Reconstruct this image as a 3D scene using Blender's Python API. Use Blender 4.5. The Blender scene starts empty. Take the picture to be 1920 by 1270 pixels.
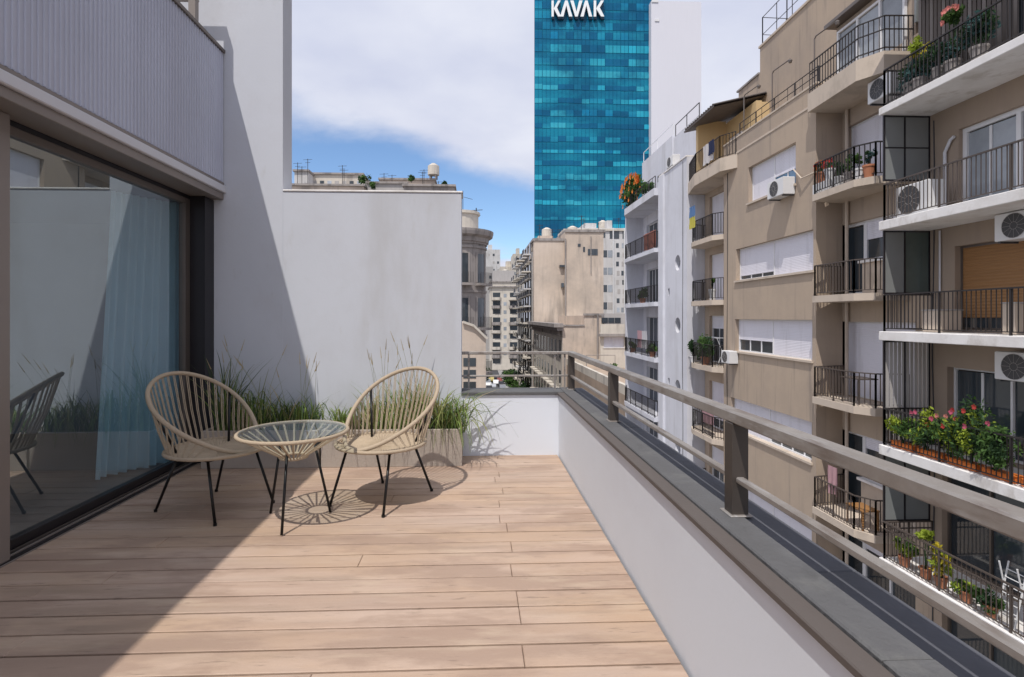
import bpy, math, random
from mathutils import Vector, Matrix
R = math.radians
random.seed(7)
sc = bpy.context.scene
col = sc.collection

# ------------------------------------------------------------------ camera
EYE = 1.35                                   # eye height above the deck
TH = math.atan(0.04)
F = 1000.0                                   # focal length in photo pixels (1920 wide)
cam_d = bpy.data.cameras.new('camera'); cam = bpy.data.objects.new('camera', cam_d); col.objects.link(cam)
cam.location = (0, 0, EYE); cam.rotation_euler = (R(90), 0, -TH)
cam_d.sensor_width = 36; cam_d.lens = 36*F/1920
cam_d.shift_x = 28/1920; cam_d.shift_y = -40/1920
cam_d.clip_start = .05; cam_d.clip_end = 3000
sc.camera = cam

# ------------------------------------------------------------------ light
SUN = Vector((.255, .48, -1)).normalized()
sd = bpy.data.lights.new('sun', 'SUN'); sun = bpy.data.objects.new('sun', sd); col.objects.link(sun)
sun.location = (-20, -30, 60)
sun.rotation_euler = SUN.to_track_quat('-Z', 'Y').to_euler()
sd.energy = 2.6; sd.angle = R(.53); sd.color = (1, .95, .88)
w = bpy.data.worlds.new('World'); sc.world = w; w.use_nodes = True
nt = w.node_tree; N = nt.nodes; L = nt.links; N.clear()
wo = N.new('ShaderNodeOutputWorld')
sky = N.new('ShaderNodeTexSky'); sky.sky_type = 'NISHITA'; sky.sun_disc = False
sky.sun_elevation = math.asin(-SUN.z); sky.sun_rotation = math.atan2(-SUN.x, -SUN.y)
sky.dust_density = .1; sky.ozone_density = 5.0; sky.altitude = 300
def wn(kind, **kw):
    n = N.new(kind)
    for k, v in kw.items(): setattr(n, k, v)
    return n
def wmath(op, a, b=None, c=None, clamp=False):
    n = wn('ShaderNodeMath', operation=op, use_clamp=clamp)
    for i, x in enumerate((a, b, c)):
        if x is None: continue
        if isinstance(x, (int, float)): n.inputs[i].default_value = x
        else: L.new(x, n.inputs[i])
    return n.outputs[0]
tc = wn('ShaderNodeTexCoord'); sep = wn('ShaderNodeSeparateXYZ'); L.new(tc.outputs['Generated'], sep.inputs[0])
zz = wmath('ADD', wmath('MAXIMUM', sep.outputs[2], 0.0), .12)
cx_ = wmath('DIVIDE', sep.outputs[0], zz); cy_ = wmath('DIVIDE', sep.outputs[1], zz)
cmb = wn('ShaderNodeCombineXYZ'); L.new(cx_, cmb.inputs[0]); L.new(cy_, cmb.inputs[1])
n1 = wn('ShaderNodeTexNoise'); n1.inputs['Scale'].default_value = .55; n1.inputs['Detail'].default_value = 9; n1.inputs['Roughness'].default_value = .58
n1.inputs['Distortion'].default_value = .5
L.new(cmb.outputs[0], n1.inputs['Vector'])
n2 = wn('ShaderNodeTexNoise'); n2.inputs['Scale'].default_value = 1.3; n2.inputs['Detail'].default_value = 8
L.new(cmb.outputs[0], n2.inputs['Vector'])
# the gap in the cloud deck low above the street (a real break in the clouds, soft and ragged)
dxg = wmath('DIVIDE', wmath('SUBTRACT', sep.outputs[0], -.06), .42)
dzg = wmath('DIVIDE', wmath('SUBTRACT', sep.outputs[2], wmath('MULTIPLY_ADD', sep.outputs[0], -.22, .205)), .085)
dist = wmath('SQRT', wmath('ADD', wmath('MULTIPLY', dxg, dxg), wmath('MULTIPLY', dzg, dzg)))
ysgn = wmath('GREATER_THAN', sep.outputs[1], 0.0)
gap = wmath('MULTIPLY', wmath('SUBTRACT', 1.0, wmath('MULTIPLY', dist, .62), None, True), ysgn)
cov = wmath('SUBTRACT', wmath('ADD', n1.outputs[0], wmath('MULTIPLY', n2.outputs[0], .35)), wmath('MULTIPLY', gap, .75))
cr = wn('ShaderNodeMapRange'); cr.interpolation_type = 'SMOOTHSTEP'
cr.inputs['From Min'].default_value = .22; cr.inputs['From Max'].default_value = .50
L.new(cov, cr.inputs['Value'])
ccr = wn('ShaderNodeValToRGB')
ccr.color_ramp.elements[0].position = .32; ccr.color_ramp.elements[0].color = (.52, .555, .70, 1)
ccr.color_ramp.elements[1].position = .68; ccr.color_ramp.elements[1].color = (.73, .75, .83, 1)
L.new(n2.outputs[0], ccr.inputs[0])
bg1 = wn('ShaderNodeBackground'); bg1.inputs[1].default_value = .12
bg2 = wn('ShaderNodeBackground'); bg2.inputs[1].default_value = .85
L.new(sky.outputs[0], bg1.inputs[0]); L.new(ccr.outputs[0], bg2.inputs[0])
mx = wn('ShaderNodeMixShader'); L.new(cr.outputs[0], mx.inputs[0]); L.new(bg1.outputs[0], mx.inputs[1]); L.new(bg2.outputs[0], mx.inputs[2])
L.new(mx.outputs[0], wo.inputs[0])
sc.view_settings.view_transform = 'Standard'; sc.view_settings.look = 'None'
sc.view_settings.exposure = 0.44; sc.view_settings.gamma = 1; sc.view_settings.use_curve_mapping = False

# ------------------------------------------------------------------ surveying the photo: rays met with real planes
def ray(px, py=595):
    u = (px-932)/F; v = (595-py)/F
    return (math.sin(TH)+u*math.cos(TH), math.cos(TH)-u*math.sin(TH), v)
def onX(px, py, X):
    d = ray(px, py); t = X/d[0]; return (X, t*d[1], EYE+t*d[2])
def onY(px, py, Y):
    d = ray(px, py); t = Y/d[1]; return (t*d[0], Y, EYE+t*d[2])
def yx(px, X): return onX(px, 595, X)[1]
def zx(px, py, X): return onX(px, py, X)[2]
def xy(px, Y): return onY(px, 595, Y)[0]
def zy(px, py, Y): return onY(px, py, Y)[2]

# ------------------------------------------------------------------ materials
MATS = {}
def mat(name, c, rough=.8, var=.12, scale=3., bump=0., bscale=60., streak=0., metal=0., spec=.5, rnd=0., fine=0.,
        stretch=(1, 1, 1), stain=None, stain_amt=0., stain_scale=.6, trans=0., wavez=0., wave_amt=0., ripple=0., alpha=1.):
    if name in MATS: return MATS[name]
    m = bpy.data.materials.new(name); m.use_nodes = True; t = m.node_tree; n = t.nodes; l = t.links
    b = n['Principled BSDF']; b.inputs['Roughness'].default_value = rough; b.inputs['Metallic'].default_value = metal
    b.inputs['Specular IOR Level'].default_value = spec
    b.inputs['Transmission Weight'].default_value = trans
    b.inputs['Alpha'].default_value = alpha
    tcn = n.new('ShaderNodeTexCoord'); oi = n.new('ShaderNodeObjectInfo')
    mp = n.new('ShaderNodeMapping'); mp.inputs['Scale'].default_value = stretch; l.new(tcn.outputs['Object'], mp.inputs[0])
    ad = n.new('ShaderNodeVectorMath'); ad.operation = 'ADD'; l.new(mp.outputs[0], ad.inputs[0])
    ml = n.new('ShaderNodeMath'); ml.operation = 'MULTIPLY'; ml.inputs[1].default_value = 37.; l.new(oi.outputs['Random'], ml.inputs[0])
    l.new(ml.outputs[0], ad.inputs[1])
    nz = n.new('ShaderNodeTexNoise'); nz.inputs['Scale'].default_value = scale; nz.inputs['Detail'].default_value = 8; nz.inputs['Roughness'].default_value = .6
    l.new(ad.outputs[0], nz.inputs['Vector'])
    def M(op, a, b2=None):
        k = n.new('ShaderNodeMath'); k.operation = op
        for i, x in enumerate((a, b2)):
            if x is None: continue
            if isinstance(x, (int, float)): k.inputs[i].default_value = x
            else: l.new(x, k.inputs[i])
        return k.outputs[0]
    fac = M('ADD', 1-var, M('MULTIPLY', nz.outputs[0], 2*var))
    if streak:
        ms = n.new('ShaderNodeMapping'); ms.inputs['Scale'].default_value = (2.2, 2.2, .12); l.new(tcn.outputs['Object'], ms.inputs[0])
        ns = n.new('ShaderNodeTexNoise'); ns.inputs['Scale'].default_value = 1.4; ns.inputs['Detail'].default_value = 7; l.new(ms.outputs[0], ns.inputs['Vector'])
        fac = M('MULTIPLY', fac, M('SUBTRACT', 1+streak*.5, M('MULTIPLY', ns.outputs[0], streak)))
    if rnd: fac = M('MULTIPLY', fac, M('ADD', 1-rnd, M('MULTIPLY', oi.outputs['Random'], 2*rnd)))
    if fine:
        nf = n.new('ShaderNodeTexNoise'); nf.inputs['Scale'].default_value = bscale; nf.inputs['Detail'].default_value = 3; l.new(ad.outputs[0], nf.inputs['Vector'])
        fac = M('MULTIPLY', fac, M('ADD', 1-fine, M('MULTIPLY', nf.outputs[0], 2*fine)))
    vm = n.new('ShaderNodeVectorMath'); vm.operation = 'SCALE'; vm.inputs[0].default_value = c[:3]; l.new(fac, vm.inputs['Scale'])
    out = vm.outputs[0]
    if stain:
        n3 = n.new('ShaderNodeTexNoise'); n3.inputs['Scale'].default_value = stain_scale; n3.inputs['Detail'].default_value = 9; n3.inputs['Roughness'].default_value = .68
        a3 = n.new('ShaderNodeVectorMath'); a3.operation = 'ADD'; a3.inputs[1].default_value = (5.2, 1.7, 9.3); l.new(ad.outputs[0], a3.inputs[0]); l.new(a3.outputs[0], n3.inputs['Vector'])
        rp = n.new('ShaderNodeMapRange'); rp.inputs['From Min'].default_value = .45; rp.inputs['From Max'].default_value = .68; rp.inputs['To Max'].default_value = stain_amt; l.new(n3.outputs[0], rp.inputs['Value'])
        mm = n.new('ShaderNodeMix'); mm.data_type = 'RGBA'; l.new(rp.outputs[0], mm.inputs[0]); l.new(out, mm.inputs[6]); mm.inputs[7].default_value = (*stain, 1)
        out = mm.outputs[2]
    l.new(out, b.inputs['Base Color'])
    h = None
    if bump:
        nb = n.new('ShaderNodeTexNoise'); nb.inputs['Scale'].default_value = bscale; nb.inputs['Detail'].default_value = 5; l.new(ad.outputs[0], nb.inputs['Vector'])
        h = nb.outputs[0]
        bp = n.new('ShaderNodeBump'); bp.inputs['Strength'].default_value = bump; bp.inputs['Distance'].default_value = .01; l.new(h, bp.inputs['Height'])
        l.new(bp.outputs[0], b.inputs['Normal'])
    if wavez:                                    # fine horizontal slat relief of roller shutters
        sx = n.new('ShaderNodeSeparateXYZ'); l.new(tcn.outputs['Object'], sx.inputs[0])
        wv = M('FRACT', M('MULTIPLY', sx.outputs[2], wavez))
        k = M('MULTIPLY', M('ABSOLUTE', M('SUBTRACT', wv, .5)), 2)
        bp = n.new('ShaderNodeBump'); bp.inputs['Strength'].default_value = .8; bp.inputs['Distance'].default_value = wave_amt; l.new(k, bp.inputs['Height'])
        l.new(bp.outputs[0], b.inputs['Normal'])
    if ripple:
        nb = n.new('ShaderNodeTexNoise'); nb.inputs['Scale'].default_value = 1.2; l.new(ad.outputs[0], nb.inputs['Vector'])
        bp = n.new('ShaderNodeBump'); bp.inputs['Strength'].default_value = ripple; bp.inputs['Distance'].default_value = .05; l.new(nb.outputs[0], bp.inputs['Height'])
        l.new(bp.outputs[0], b.inputs['Normal'])
    MATS[name] = m; return m
def glassmat(name, tint, ior=1.6, rough=0.0):
    m = bpy.data.materials.new(name); m.use_nodes = True; t = m.node_tree; n = t.nodes; l = t.links; n.clear()
    o = n.new('ShaderNodeOutputMaterial'); mxs = n.new('ShaderNodeMixShader'); fr = n.new('ShaderNodeFresnel'); fr.inputs[0].default_value = ior
    tr = n.new('ShaderNodeBsdfTransparent'); tr.inputs[0].default_value = (*tint, 1); gl = n.new('ShaderNodeBsdfGlossy'); gl.inputs['Roughness'].default_value = rough
    gl.inputs[0].default_value = (.88, .97, 1, 1)
    ge = n.new('ShaderNodeNewGeometry'); iv = n.new('ShaderNodeMath'); iv.operation = 'SUBTRACT'; iv.inputs[0].default_value = 1; l.new(ge.outputs['Backfacing'], iv.inputs[1]); mu = n.new('ShaderNodeMath'); mu.operation = 'MULTIPLY'; l.new(fr.outputs[0], mu.inputs[0]); l.new(iv.outputs[0], mu.inputs[1])
    l.new(mu.outputs[0], mxs.inputs[0]); l.new(tr.outputs[0], mxs.inputs[1]); l.new(gl.outputs[0], mxs.inputs[2]); l.new(mxs.outputs[0], o.inputs[0])
    MATS[name] = m; return m
def fabric(name, c, tr=.4, var=.08):
    m = mat(name, c, .9, var, 4); n = m.node_tree.nodes; l = m.node_tree.links
    b = n['Principled BSDF']; src = b.inputs['Base Color'].links[0].from_socket
    t = n.new('ShaderNodeBsdfTranslucent'); l.new(src, t.inputs[0]); mxs = n.new('ShaderNodeMixShader'); mxs.inputs[0].default_value = tr
    o = n['Material Output']; l.new(b.outputs[0], mxs.inputs[1]); l.new(t.outputs[0], mxs.inputs[2]); l.new(mxs.outputs[0], o.inputs[0])
    return m
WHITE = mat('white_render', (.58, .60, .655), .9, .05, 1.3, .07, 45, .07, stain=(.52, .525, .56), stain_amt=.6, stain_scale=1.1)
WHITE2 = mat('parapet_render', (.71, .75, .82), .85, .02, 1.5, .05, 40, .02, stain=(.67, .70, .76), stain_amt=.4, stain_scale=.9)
CLAD = mat('cladding_metal', (.50, .52, .62), .45, .05, 1.2, 0, 40, .10, metal=.15)
FASCIA = mat('fascia_white', (.62, .62, .66), .5, .04, 3)
BRONZE = mat('bronze_frame', (.16, .135, .12), .4, .06, 4, metal=.5)
BRONZEL = mat('weathered_bronze', (.27, .235, .215), .45, .10, 3, metal=.35)
BLACKF = mat('dark_frame', (.022, .02, .024), .35, .1, 5, metal=.3)
WOOD = mat('deck_wood', (.49, .368, .292), .62, .22, 3.0, .25, 60, rnd=.07, stretch=(.35, 7, 7), fine=.07, stain=(.34, .22, .16), stain_amt=.55, stain_scale=1.0)
CONC = mat('coping_stone', (.11, .11, .115), .8, .12, 4, .4, 60, stain=(.09, .09, .092), stain_amt=.6, stain_scale=2.5)
CONCD = mat('dark_membrane', (.085, .088, .105), .75, .15, 3, .3, 30, stain=(.05, .052, .06), stain_amt=.7, stain_scale=2)
COPB = mat('brown_drip_edge', (.105, .088, .08), .7, .1, 3, .2, 40)
RAILM = mat('rail_bronze', (.33, .305, .285), .45, .16, 5, .1, 30, metal=.3, stain=(.21, .175, .15), stain_amt=.75, stain_scale=3)
RAILD = mat('post_bronze', (.075, .062, .054), .5, .12, 4, metal=.3)
PLANT = mat('planter_stone', (.40, .345, .30), .85, .10, 4, .35, 50, stain=(.30, .26, .22), stain_amt=.4, stain_scale=3)
ROPE = mat('rattan_cord', (.44, .35, .25), .75, .14, 30, .5, 200)
ROPES = mat('seat_weave', (.43, .34, .24), .8, .2, 20, .6, 180)
BLKM = mat('black_steel', (.012, .012, .013), .35, .1, 5, metal=.4)
SOIL = mat('soil', (.05, .035, .025), .95, .3, 20, .6, 80)
GRASS = [fabric('grass_blade_%s' % k, c, .35, .3) for k, c in (('green', (.20, .29, .07)), ('olive', (.27, .29, .11)), ('straw', (.50, .41, .24)), ('dark', (.08, .13, .05)))]
BEIGE = mat('beige_render', (.44, .35, .27), .9, .05, .7, .35, 30, .12, stain=(.32, .26, .215), stain_amt=.45, stain_scale=.5)
BEIGEL = mat('pale_beige_render', (.55, .465, .385), .9, .07, .8, .3, 30, .15)
BROWN = mat('brown_render', (.35, .275, .215), .9, .06, .8, .3, 30, .12)
YEL = mat('ochre_render', (.60, .44, .24), .9, .08, 1, .2, 30, .1)
SLAB = mat('slab_white', (.80, .78, .77), .85, .07, 1.6, .3, 30, .15, stain=(.60, .56, .52), stain_amt=.5, stain_scale=1.2)
SHUT = mat('roller_shutter', (.70, .69, .76), .55, .03, 1, 0, 10, .03, wavez=19, wave_amt=.005)
SHUTW = mat('wood_shutter', (.30, .15, .055), .55, .25, 3, 0, 10, stretch=(.5, .5, 8), wavez=14, wave_amt=.012)
WFR = mat('white_window_frame', (.72, .72, .74), .45, .04, 3)
PANE = mat('window_pane', (.035, .045, .055), .06, .3, 1, spec=.9, rnd=.4, ripple=.05)
PANEB = mat('window_pane_blue', (.10, .22, .36), .08, .2, 1, spec=.9)
PANEC = mat('curtained_pane', (.33, .36, .40), .15, .35, 2.5, spec=.8, rnd=.4)
IRON = mat('iron_railing', (.035, .03, .03), .55, .2, 4, metal=.3)
RAILB = mat('brown_railing', (.10, .08, .07), .55, .2, 4, metal=.3)
B2W = mat('pale_blue_render', (.64, .65, .71), .9, .05, .8, .2, 30, .10, stain=(.50, .50, .54), stain_amt=.5, stain_scale=.5)
GREYR = mat('grey_render', (.42, .40, .39), .9, .10, .8, .3, 30, .3)
TAN = mat('tan_party_wall', (.56, .465, .385), .95, .10, .35, .3, 10, .28, stain=(.36, .31, .27), stain_amt=.75, stain_scale=.16)
TAN2 = mat('stained_plaster', (.60, .50, .42), .95, .14, .4, .3, 10, .35, stain=(.34, .30, .26), stain_amt=.6, stain_scale=.4)
CREAM = mat('cream_render', (.62, .57, .50), .95, .10, .4, .2, 10, .2, stain=(.42, .39, .35), stain_amt=.6, stain_scale=.3)
PALE = mat('pale_grey_render', (.60, .59, .59), .95, .08, .4, .2, 10, .2, stain=(.42, .41, .40), stain_amt=.5, stain_scale=.3)
STONE = mat('grey_stone', (.33, .30, .285), .9, .14, .8, .3, 10, .4)
ROOFC = mat('roof_membrane', (.40, .31, .24), .95, .18, .6, .2, 5, stain=(.22, .17, .14), stain_amt=.6, stain_scale=.4)
DARKROOF = mat('dark_tile_roof', (.10, .085, .08), .8, .25, 3)
ASPH = mat('asphalt', (.05, .05, .053), .9, .2, .5, .2, 10)
PAVE = mat('pavement_slabs', (.27, .26, .25), .9, .15, .8, .2, 6)
GROUND = mat('ground_earth', (.20, .19, .17), .95, .2, .1)
ACW = mat('ac_white', (.70, .70, .71), .5, .06, 4)
ACG = mat('ac_grille', (.05, .05, .055), .5, .1, 8)
SCREEN = mat('grey_screen', (.20, .21, .21), .35, .12, 2)
SCREENG = mat('green_glass_screen', (.075, .10, .095), .12, .25, 2, spec=.9)
LEAF = [fabric('leaf_%s' % k, c, .35, .35) for k, c in (('mid', (.075, .15, .035)), ('lime', (.30, .38, .04)), ('dark', (.03, .07, .025)), ('bluegreen', (.06, .13, .13)), ('yellow', (.62, .52, .05)))]
FLW = [fabric('petal_%s' % k, c, .3, .25) for k, c in (('pink', (.62, .12, .20)), ('red', (.52, .06, .05)), ('orange', (.80, .26, .05)), ('coral', (.80, .28, .24)))]
ORANGE = mat('orange_plastic', (.75, .20, .03), .5, .08, 4)
TERRA = mat('terracotta', (.42, .17, .09), .8, .12, 6)
CLOTHW = fabric('white_cloth', (.72, .71, .74)); CLOTHP = fabric('pink_cloth', (.62, .38, .42)); CLOTHB = fabric('blue_cloth', (.14, .26, .50)); CLOTHY = fabric('yellow_cloth', (.66, .60, .12))
CLOTHN = fabric('navy_cloth', (.03, .04, .10))
CURT = fabric('curtain_fabric', (.66, .84, .89), .5, .06)
DOORGL = glassmat('door_glass', (.92, .97, 1.0), 3.6)
TABGL = glassmat('table_glass', (.90, .94, .94), 1.55)
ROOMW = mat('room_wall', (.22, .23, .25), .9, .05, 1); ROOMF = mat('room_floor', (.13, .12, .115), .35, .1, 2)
T_DARK = mat('tower_glass_dark', (.004, .12, .24), .22, .3, .035, spec=.2, stain=(.0, .16, .25), stain_amt=.9, stain_scale=.022)  # broad mottling painted in for reflected clouds
T_MID = mat('tower_glass_mid', (.005, .165, .32), .25, .3, .05, spec=.2, rnd=.25)
T_LIGHT = mat('tower_glass_light', (.02, .34, .49), .25, .2, .05, spec=.2, rnd=.22)
T_DEEP = mat('tower_glass_deep', (.003, .10, .21), .2, .3, .05, spec=.2, rnd=.2)
T_WHITE = mat('tower_white_panel', (.66, .66, .72), .8, .03, .05, streak=.05)
SIGNW = mat('sign_white', (.85, .87, .88), .5, .03, 1); SIGNSH = mat('sign_shadow', (.02, .05, .09), .6, .1, 1)  # the dark one is the letters' painted shadow

def weather_mottle(name, c2, amt, scale, stretch=(1, 1, 1), lo=.42, hi=.64, seed=0., rough=.6):
    """blend a second colour (wear; on tower glass, painted reflections) into a material in patches that run on across neighbouring pieces"""
    m = MATS[name]; t = m.node_tree; n = t.nodes; l = t.links; b = n['Principled BSDF']
    src = b.inputs['Base Color'].links[0].from_socket
    ge = n.new('ShaderNodeNewGeometry'); mp = n.new('ShaderNodeMapping'); mp.inputs['Scale'].default_value = stretch; mp.inputs['Location'].default_value = (seed, seed*.7, seed*1.3)
    l.new(ge.outputs['Position'], mp.inputs[0]); z = n.new('ShaderNodeTexNoise'); z.inputs['Scale'].default_value = scale; z.inputs['Detail'].default_value = 10; z.inputs['Roughness'].default_value = rough
    l.new(mp.outputs[0], z.inputs['Vector']); r = n.new('ShaderNodeMapRange'); r.interpolation_type = 'SMOOTHSTEP'
    r.inputs['From Min'].default_value = lo; r.inputs['From Max'].default_value = hi; r.inputs['To Max'].default_value = amt; l.new(z.outputs[0], r.inputs['Value'])
    x = n.new('ShaderNodeMix'); x.data_type = 'RGBA'; l.new(r.outputs[0], x.inputs[0]); l.new(src, x.inputs[6]); x.inputs[7].default_value = (*c2, 1)
    for lk in list(l):
        if lk.from_socket == src and lk.to_node != x: l.new(x.outputs[2], lk.to_socket)
weather_mottle('deck_wood', (.465, .325, .225), .9, .9, (.5, 1.3, 1), .40, .62)
weather_mottle('deck_wood', (.29, .21, .155), .75, 2.2, (.35, 2.2, 1), .50, .70, 4.)
weather_mottle('deck_wood', (.355, .248, .188), .8, 1.5, (.9, 2.6, 1), .47, .60, 17.)
weather_mottle('deck_wood', (.55, .43, .32), .5, 3.1, (.5, 2.6, 1), .54, .70, 23.)
weather_mottle('deck_wood', (.20, .145, .11), .7, 9, (.6, 5, 1), .60, .72, 9.)
weather_mottle('white_render', (.44, .435, .44), .55, .9, (1.2, 1.2, .30), .50, .72, 3.)
weather_mottle('white_render', (.45, .44, .43), .35, 5., (1.4, 1.4, .5), .62, .76, 8.)
weather_mottle('parapet_render', (.62, .63, .69), .45, 1.2, (1, .6, .8), .50, .72, 3.)
weather_mottle('cladding_metal', (.40, .41, .49), .5, 1.1, (1, 1, .35), .45, .68, 2.)
weather_mottle('beige_render', (.33, .27, .225), .65, .35, (1, 1, .45), .46, .66, 2.)
weather_mottle('beige_render', (.25, .21, .18), .75, 1.5, (2.2, 2.2, .13), .54, .72, 6.)
weather_mottle('pale_beige_render', (.40, .34, .28), .7, 1.6, (1, 1, .5), .5, .68, 6.)
weather_mottle('brown_render', (.27, .215, .185), .7, .8, (1.4, 1.4, .25), .48, .68, 6.)
weather_mottle('pale_blue_render', (.46, .46, .48), .6, .8, (1.4, 1.4, .16), .50, .70, 6.)
weather_mottle('slab_white', (.50, .46, .42), .6, 2.2, (1, 1, .6), .52, .68, 2.)
weather_mottle('tan_party_wall', (.66, .56, .48), .7, .12, (1, 1, 1), .42, .62, 1.)
weather_mottle('tan_party_wall', (.27, .235, .21), .75, .45, (1.4, 1.4, .16), .52, .70, 6.)
weather_mottle('stained_plaster', (.30, .26, .23), .7, .8, (1.4, 1.4, .3), .52, .70, 6.)
weather_mottle('cream_render', (.33, .30, .27), .7, .5, (1.4, 1.4, .18), .50, .68, 6.)
weather_mottle('pale_grey_render', (.36, .35, .34), .7, .5, (1.4, 1.4, .18), .50, .68, 6.)
weather_mottle('grey_stone', (.17, .155, .15), .8, 1.0, (1.4, 1.4, .25), .46, .66, 6.)
weather_mottle('rail_bronze', (.17, .13, .11), .7, 5., (3, .6, 3), .52, .68, 3.)
weather_mottle('rail_bronze', (.46, .45, .45), .6, 9., (3, .5, 3), .56, .70, 7.)
weather_mottle('coping_stone', (.17, .17, .165), .6, 4., (1, 1, 1), .5, .68, 3.)
weather_mottle('coping_stone', (.07, .07, .072), .7, 7., (1, .5, 1), .56, .70, 9.)
weather_mottle('roller_shutter', (.52, .51, .55), .45, 1.6, (2, 2, .3), .50, .72, 3.)
for k_ in ('dark', 'mid', 'deep', 'light'):  # soft sky reflections mottled into the tower glass colour
    weather_mottle('tower_glass_'+k_, {'dark': (.01, .25, .38), 'mid': (.02, .32, .44), 'deep': (.006, .14, .28), 'light': (.05, .40, .52)}[k_], .8, .03, (1, 1, 2.2), .42, .64, 2., .55)
    weather_mottle('tower_glass_'+k_, (.002, .075, .17), .65, .045, (1, 1, 1.2), .50, .66, 11., .6)
# ------------------------------------------------------------------ mesh builder
class MB:
    def __init__(s): s.v = []; s.f = []
    def quad(s, *p):
        i = len(s.v); s.v += [tuple(q) for q in p]; s.f.append(tuple(range(i, i+len(p)))); return s
    def box(s, x0, x1, y0, y1, z0, z1):
        if x0 > x1: x0, x1 = x1, x0
        if y0 > y1: y0, y1 = y1, y0
        if z0 > z1: z0, z1 = z1, z0
        i = len(s.v)
        s.v += [(x0, y0, z0), (x1, y0, z0), (x1, y1, z0), (x0, y1, z0), (x0, y0, z1), (x1, y0, z1), (x1, y1, z1), (x0, y1, z1)]
        s.f += [tuple(i+k for k in q) for q in ((3, 2, 1, 0), (4, 5, 6, 7), (0, 1, 5, 4), (1, 2, 6, 5), (2, 3, 7, 6), (3, 0, 4, 7))]
        return s
    def cbox(s, x0, x1, y0, y1, z0, z1, c=.004):          # box with chamfered edges
        if x0 > x1: x0, x1 = x1, x0
        if y0 > y1: y0, y1 = y1, y0
        i = len(s.v)
        for (z, e) in ((z0, c), (z0+c, 0), (z1-c, 0), (z1, c)):
            s.v += [(x0+e, y0+e, z), (x1-e, y0+e, z), (x1-e, y1-e, z), (x0+e, y1-e, z)]
        s.f.append((i+3, i+2, i+1, i)); s.f.append((i+12, i+13, i+14, i+15))
        for r in range(3):
            for k in range(4):
                a = i+r*4+k; b = i+r*4+(k+1) % 4; s.f.append((a, b, b+4, a+4))
        return s
    def bar(s, a, b, r, n=6, r2=None):
        return s.tube([a, b], r, n, r2=r2)
    def rbar(s, a, b, wd, ht):                             # rectangular bar between two points
        a = Vector(a); b = Vector(b); d = (b-a).normalized()
        up = Vector((0, 0, 1)) if abs(d.z) < .9 else Vector((0, 1, 0))
        sd_ = d.cross(up).normalized()*wd/2; up = sd_.cross(d).normalized()*ht/2
        i = len(s.v)
        for p in (a, b):
            s.v += [tuple(p-sd_-up), tuple(p+sd_-up), tuple(p+sd_+up), tuple(p-sd_+up)]
        s.f += [(i, i+1, i+2, i+3), (i+7, i+6, i+5, i+4)] + [(i+k, i+4+k, i+4+(k+1) % 4, i+(k+1) % 4) for k in range(4)]
        return s
    def tube(s, pts, r, n=8, closed=False, r2=None):
        pts = [Vector(p) for p in pts]; m = len(pts); i0 = len(s.v); prev = None
        for k, p in enumerate(pts):
            if closed: d = pts[(k+1) % m]-pts[(k-1) % m]
            else: d = pts[min(k+1, m-1)]-pts[max(k-1, 0)]
            d.normalize()
            if prev is None:
                a = d.cross(Vector((0, 0, 1)) if abs(d.z) < .9 else Vector((1, 0, 0))).normalized()
            else: a = (prev-d*prev.dot(d)).normalized()
            prev = a; b = d.cross(a)
            rr = r if r2 is None else r+(r2-r)*k/max(1, m-1)
            for j in range(n):
                t = 2*math.pi*j/n; s.v.append(tuple(p+a*(rr*math.cos(t))+b*(rr*math.sin(t))))
        for k in range(m if closed else m-1):
            for j in range(n):
                a = i0+k*n+j; b = i0+k*n+(j+1) % n; c = i0+((k+1) % m)*n+(j+1) % n; d = i0+((k+1) % m)*n+j
                s.f.append((a, b, c, d))
        if not closed:
            s.f.append(tuple(i0+j for j in reversed(range(n)))); s.f.append(tuple(i0+(m-1)*n+j for j in range(n)))
        return s
    def lathe(s, prof, c=(0, 0, 0), n=16, a0=0, a1=2*math.pi):
        i0 = len(s.v); full = abs(a1-a0-2*math.pi) < 1e-6; k = n if full else n+1
        for (r, z) in prof:
            for j in range(k):
                t = a0+(a1-a0)*j/n; s.v.append((c[0]+r*math.cos(t), c[1]+r*math.sin(t), c[2]+z))
        for a in range(len(prof)-1):
            for j in range(n):
                b = (j+1) % k; s.f.append((i0+a*k+j, i0+a*k+b, i0+(a+1)*k+b, i0+(a+1)*k+j))
        return s
    def prism(s, poly, z0, z1, axis='z'):
        i = len(s.v); n = len(poly)
        for z in (z0, z1):
            for (a, b) in poly:
                s.v.append({'z': (a, b, z), 'y': (a, z, b), 'x': (z, a, b)}[axis])
        s.f.append(tuple(i+k for k in reversed(range(n)))); s.f.append(tuple(i+n+k for k in range(n)))
        for k in range(n): s.f.append((i+k, i+(k+1) % n, i+n+(k+1) % n, i+n+k))
        return s
    def build(s, name, m, parent=None, local=False, smooth=False, stuff=False, at=None):
        me = bpy.data.meshes.new(name)
        if parent is not None:
            off = Vector((0, 0, 0)) if local else root_loc(parent)
        elif at is not None: off = Vector(at)
        elif local: off = Vector((0, 0, 0))
        else:
            xs = [v[0] for v in s.v]; ys = [v[1] for v in s.v]; zs = [v[2] for v in s.v]
            off = Vector(((min(xs)+max(xs))/2, (min(ys)+max(ys))/2, min(zs)))
        me.from_pydata([tuple(Vector(v)-off) for v in s.v], [], s.f); me.update()
        if smooth:
            me.polygons.foreach_set('use_smooth', [True]*len(me.polygons))
        me.materials.append(m); o = bpy.data.objects.new(name, me); col.objects.link(o)
        if parent is not None: o.parent = parent
        elif not local or at is not None: o.location = off
        if stuff: o['kind'] = 'stuff'
        return o
def root_loc(p):
    while p.parent is not None: p = p.parent
    return p.location.copy()
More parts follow.
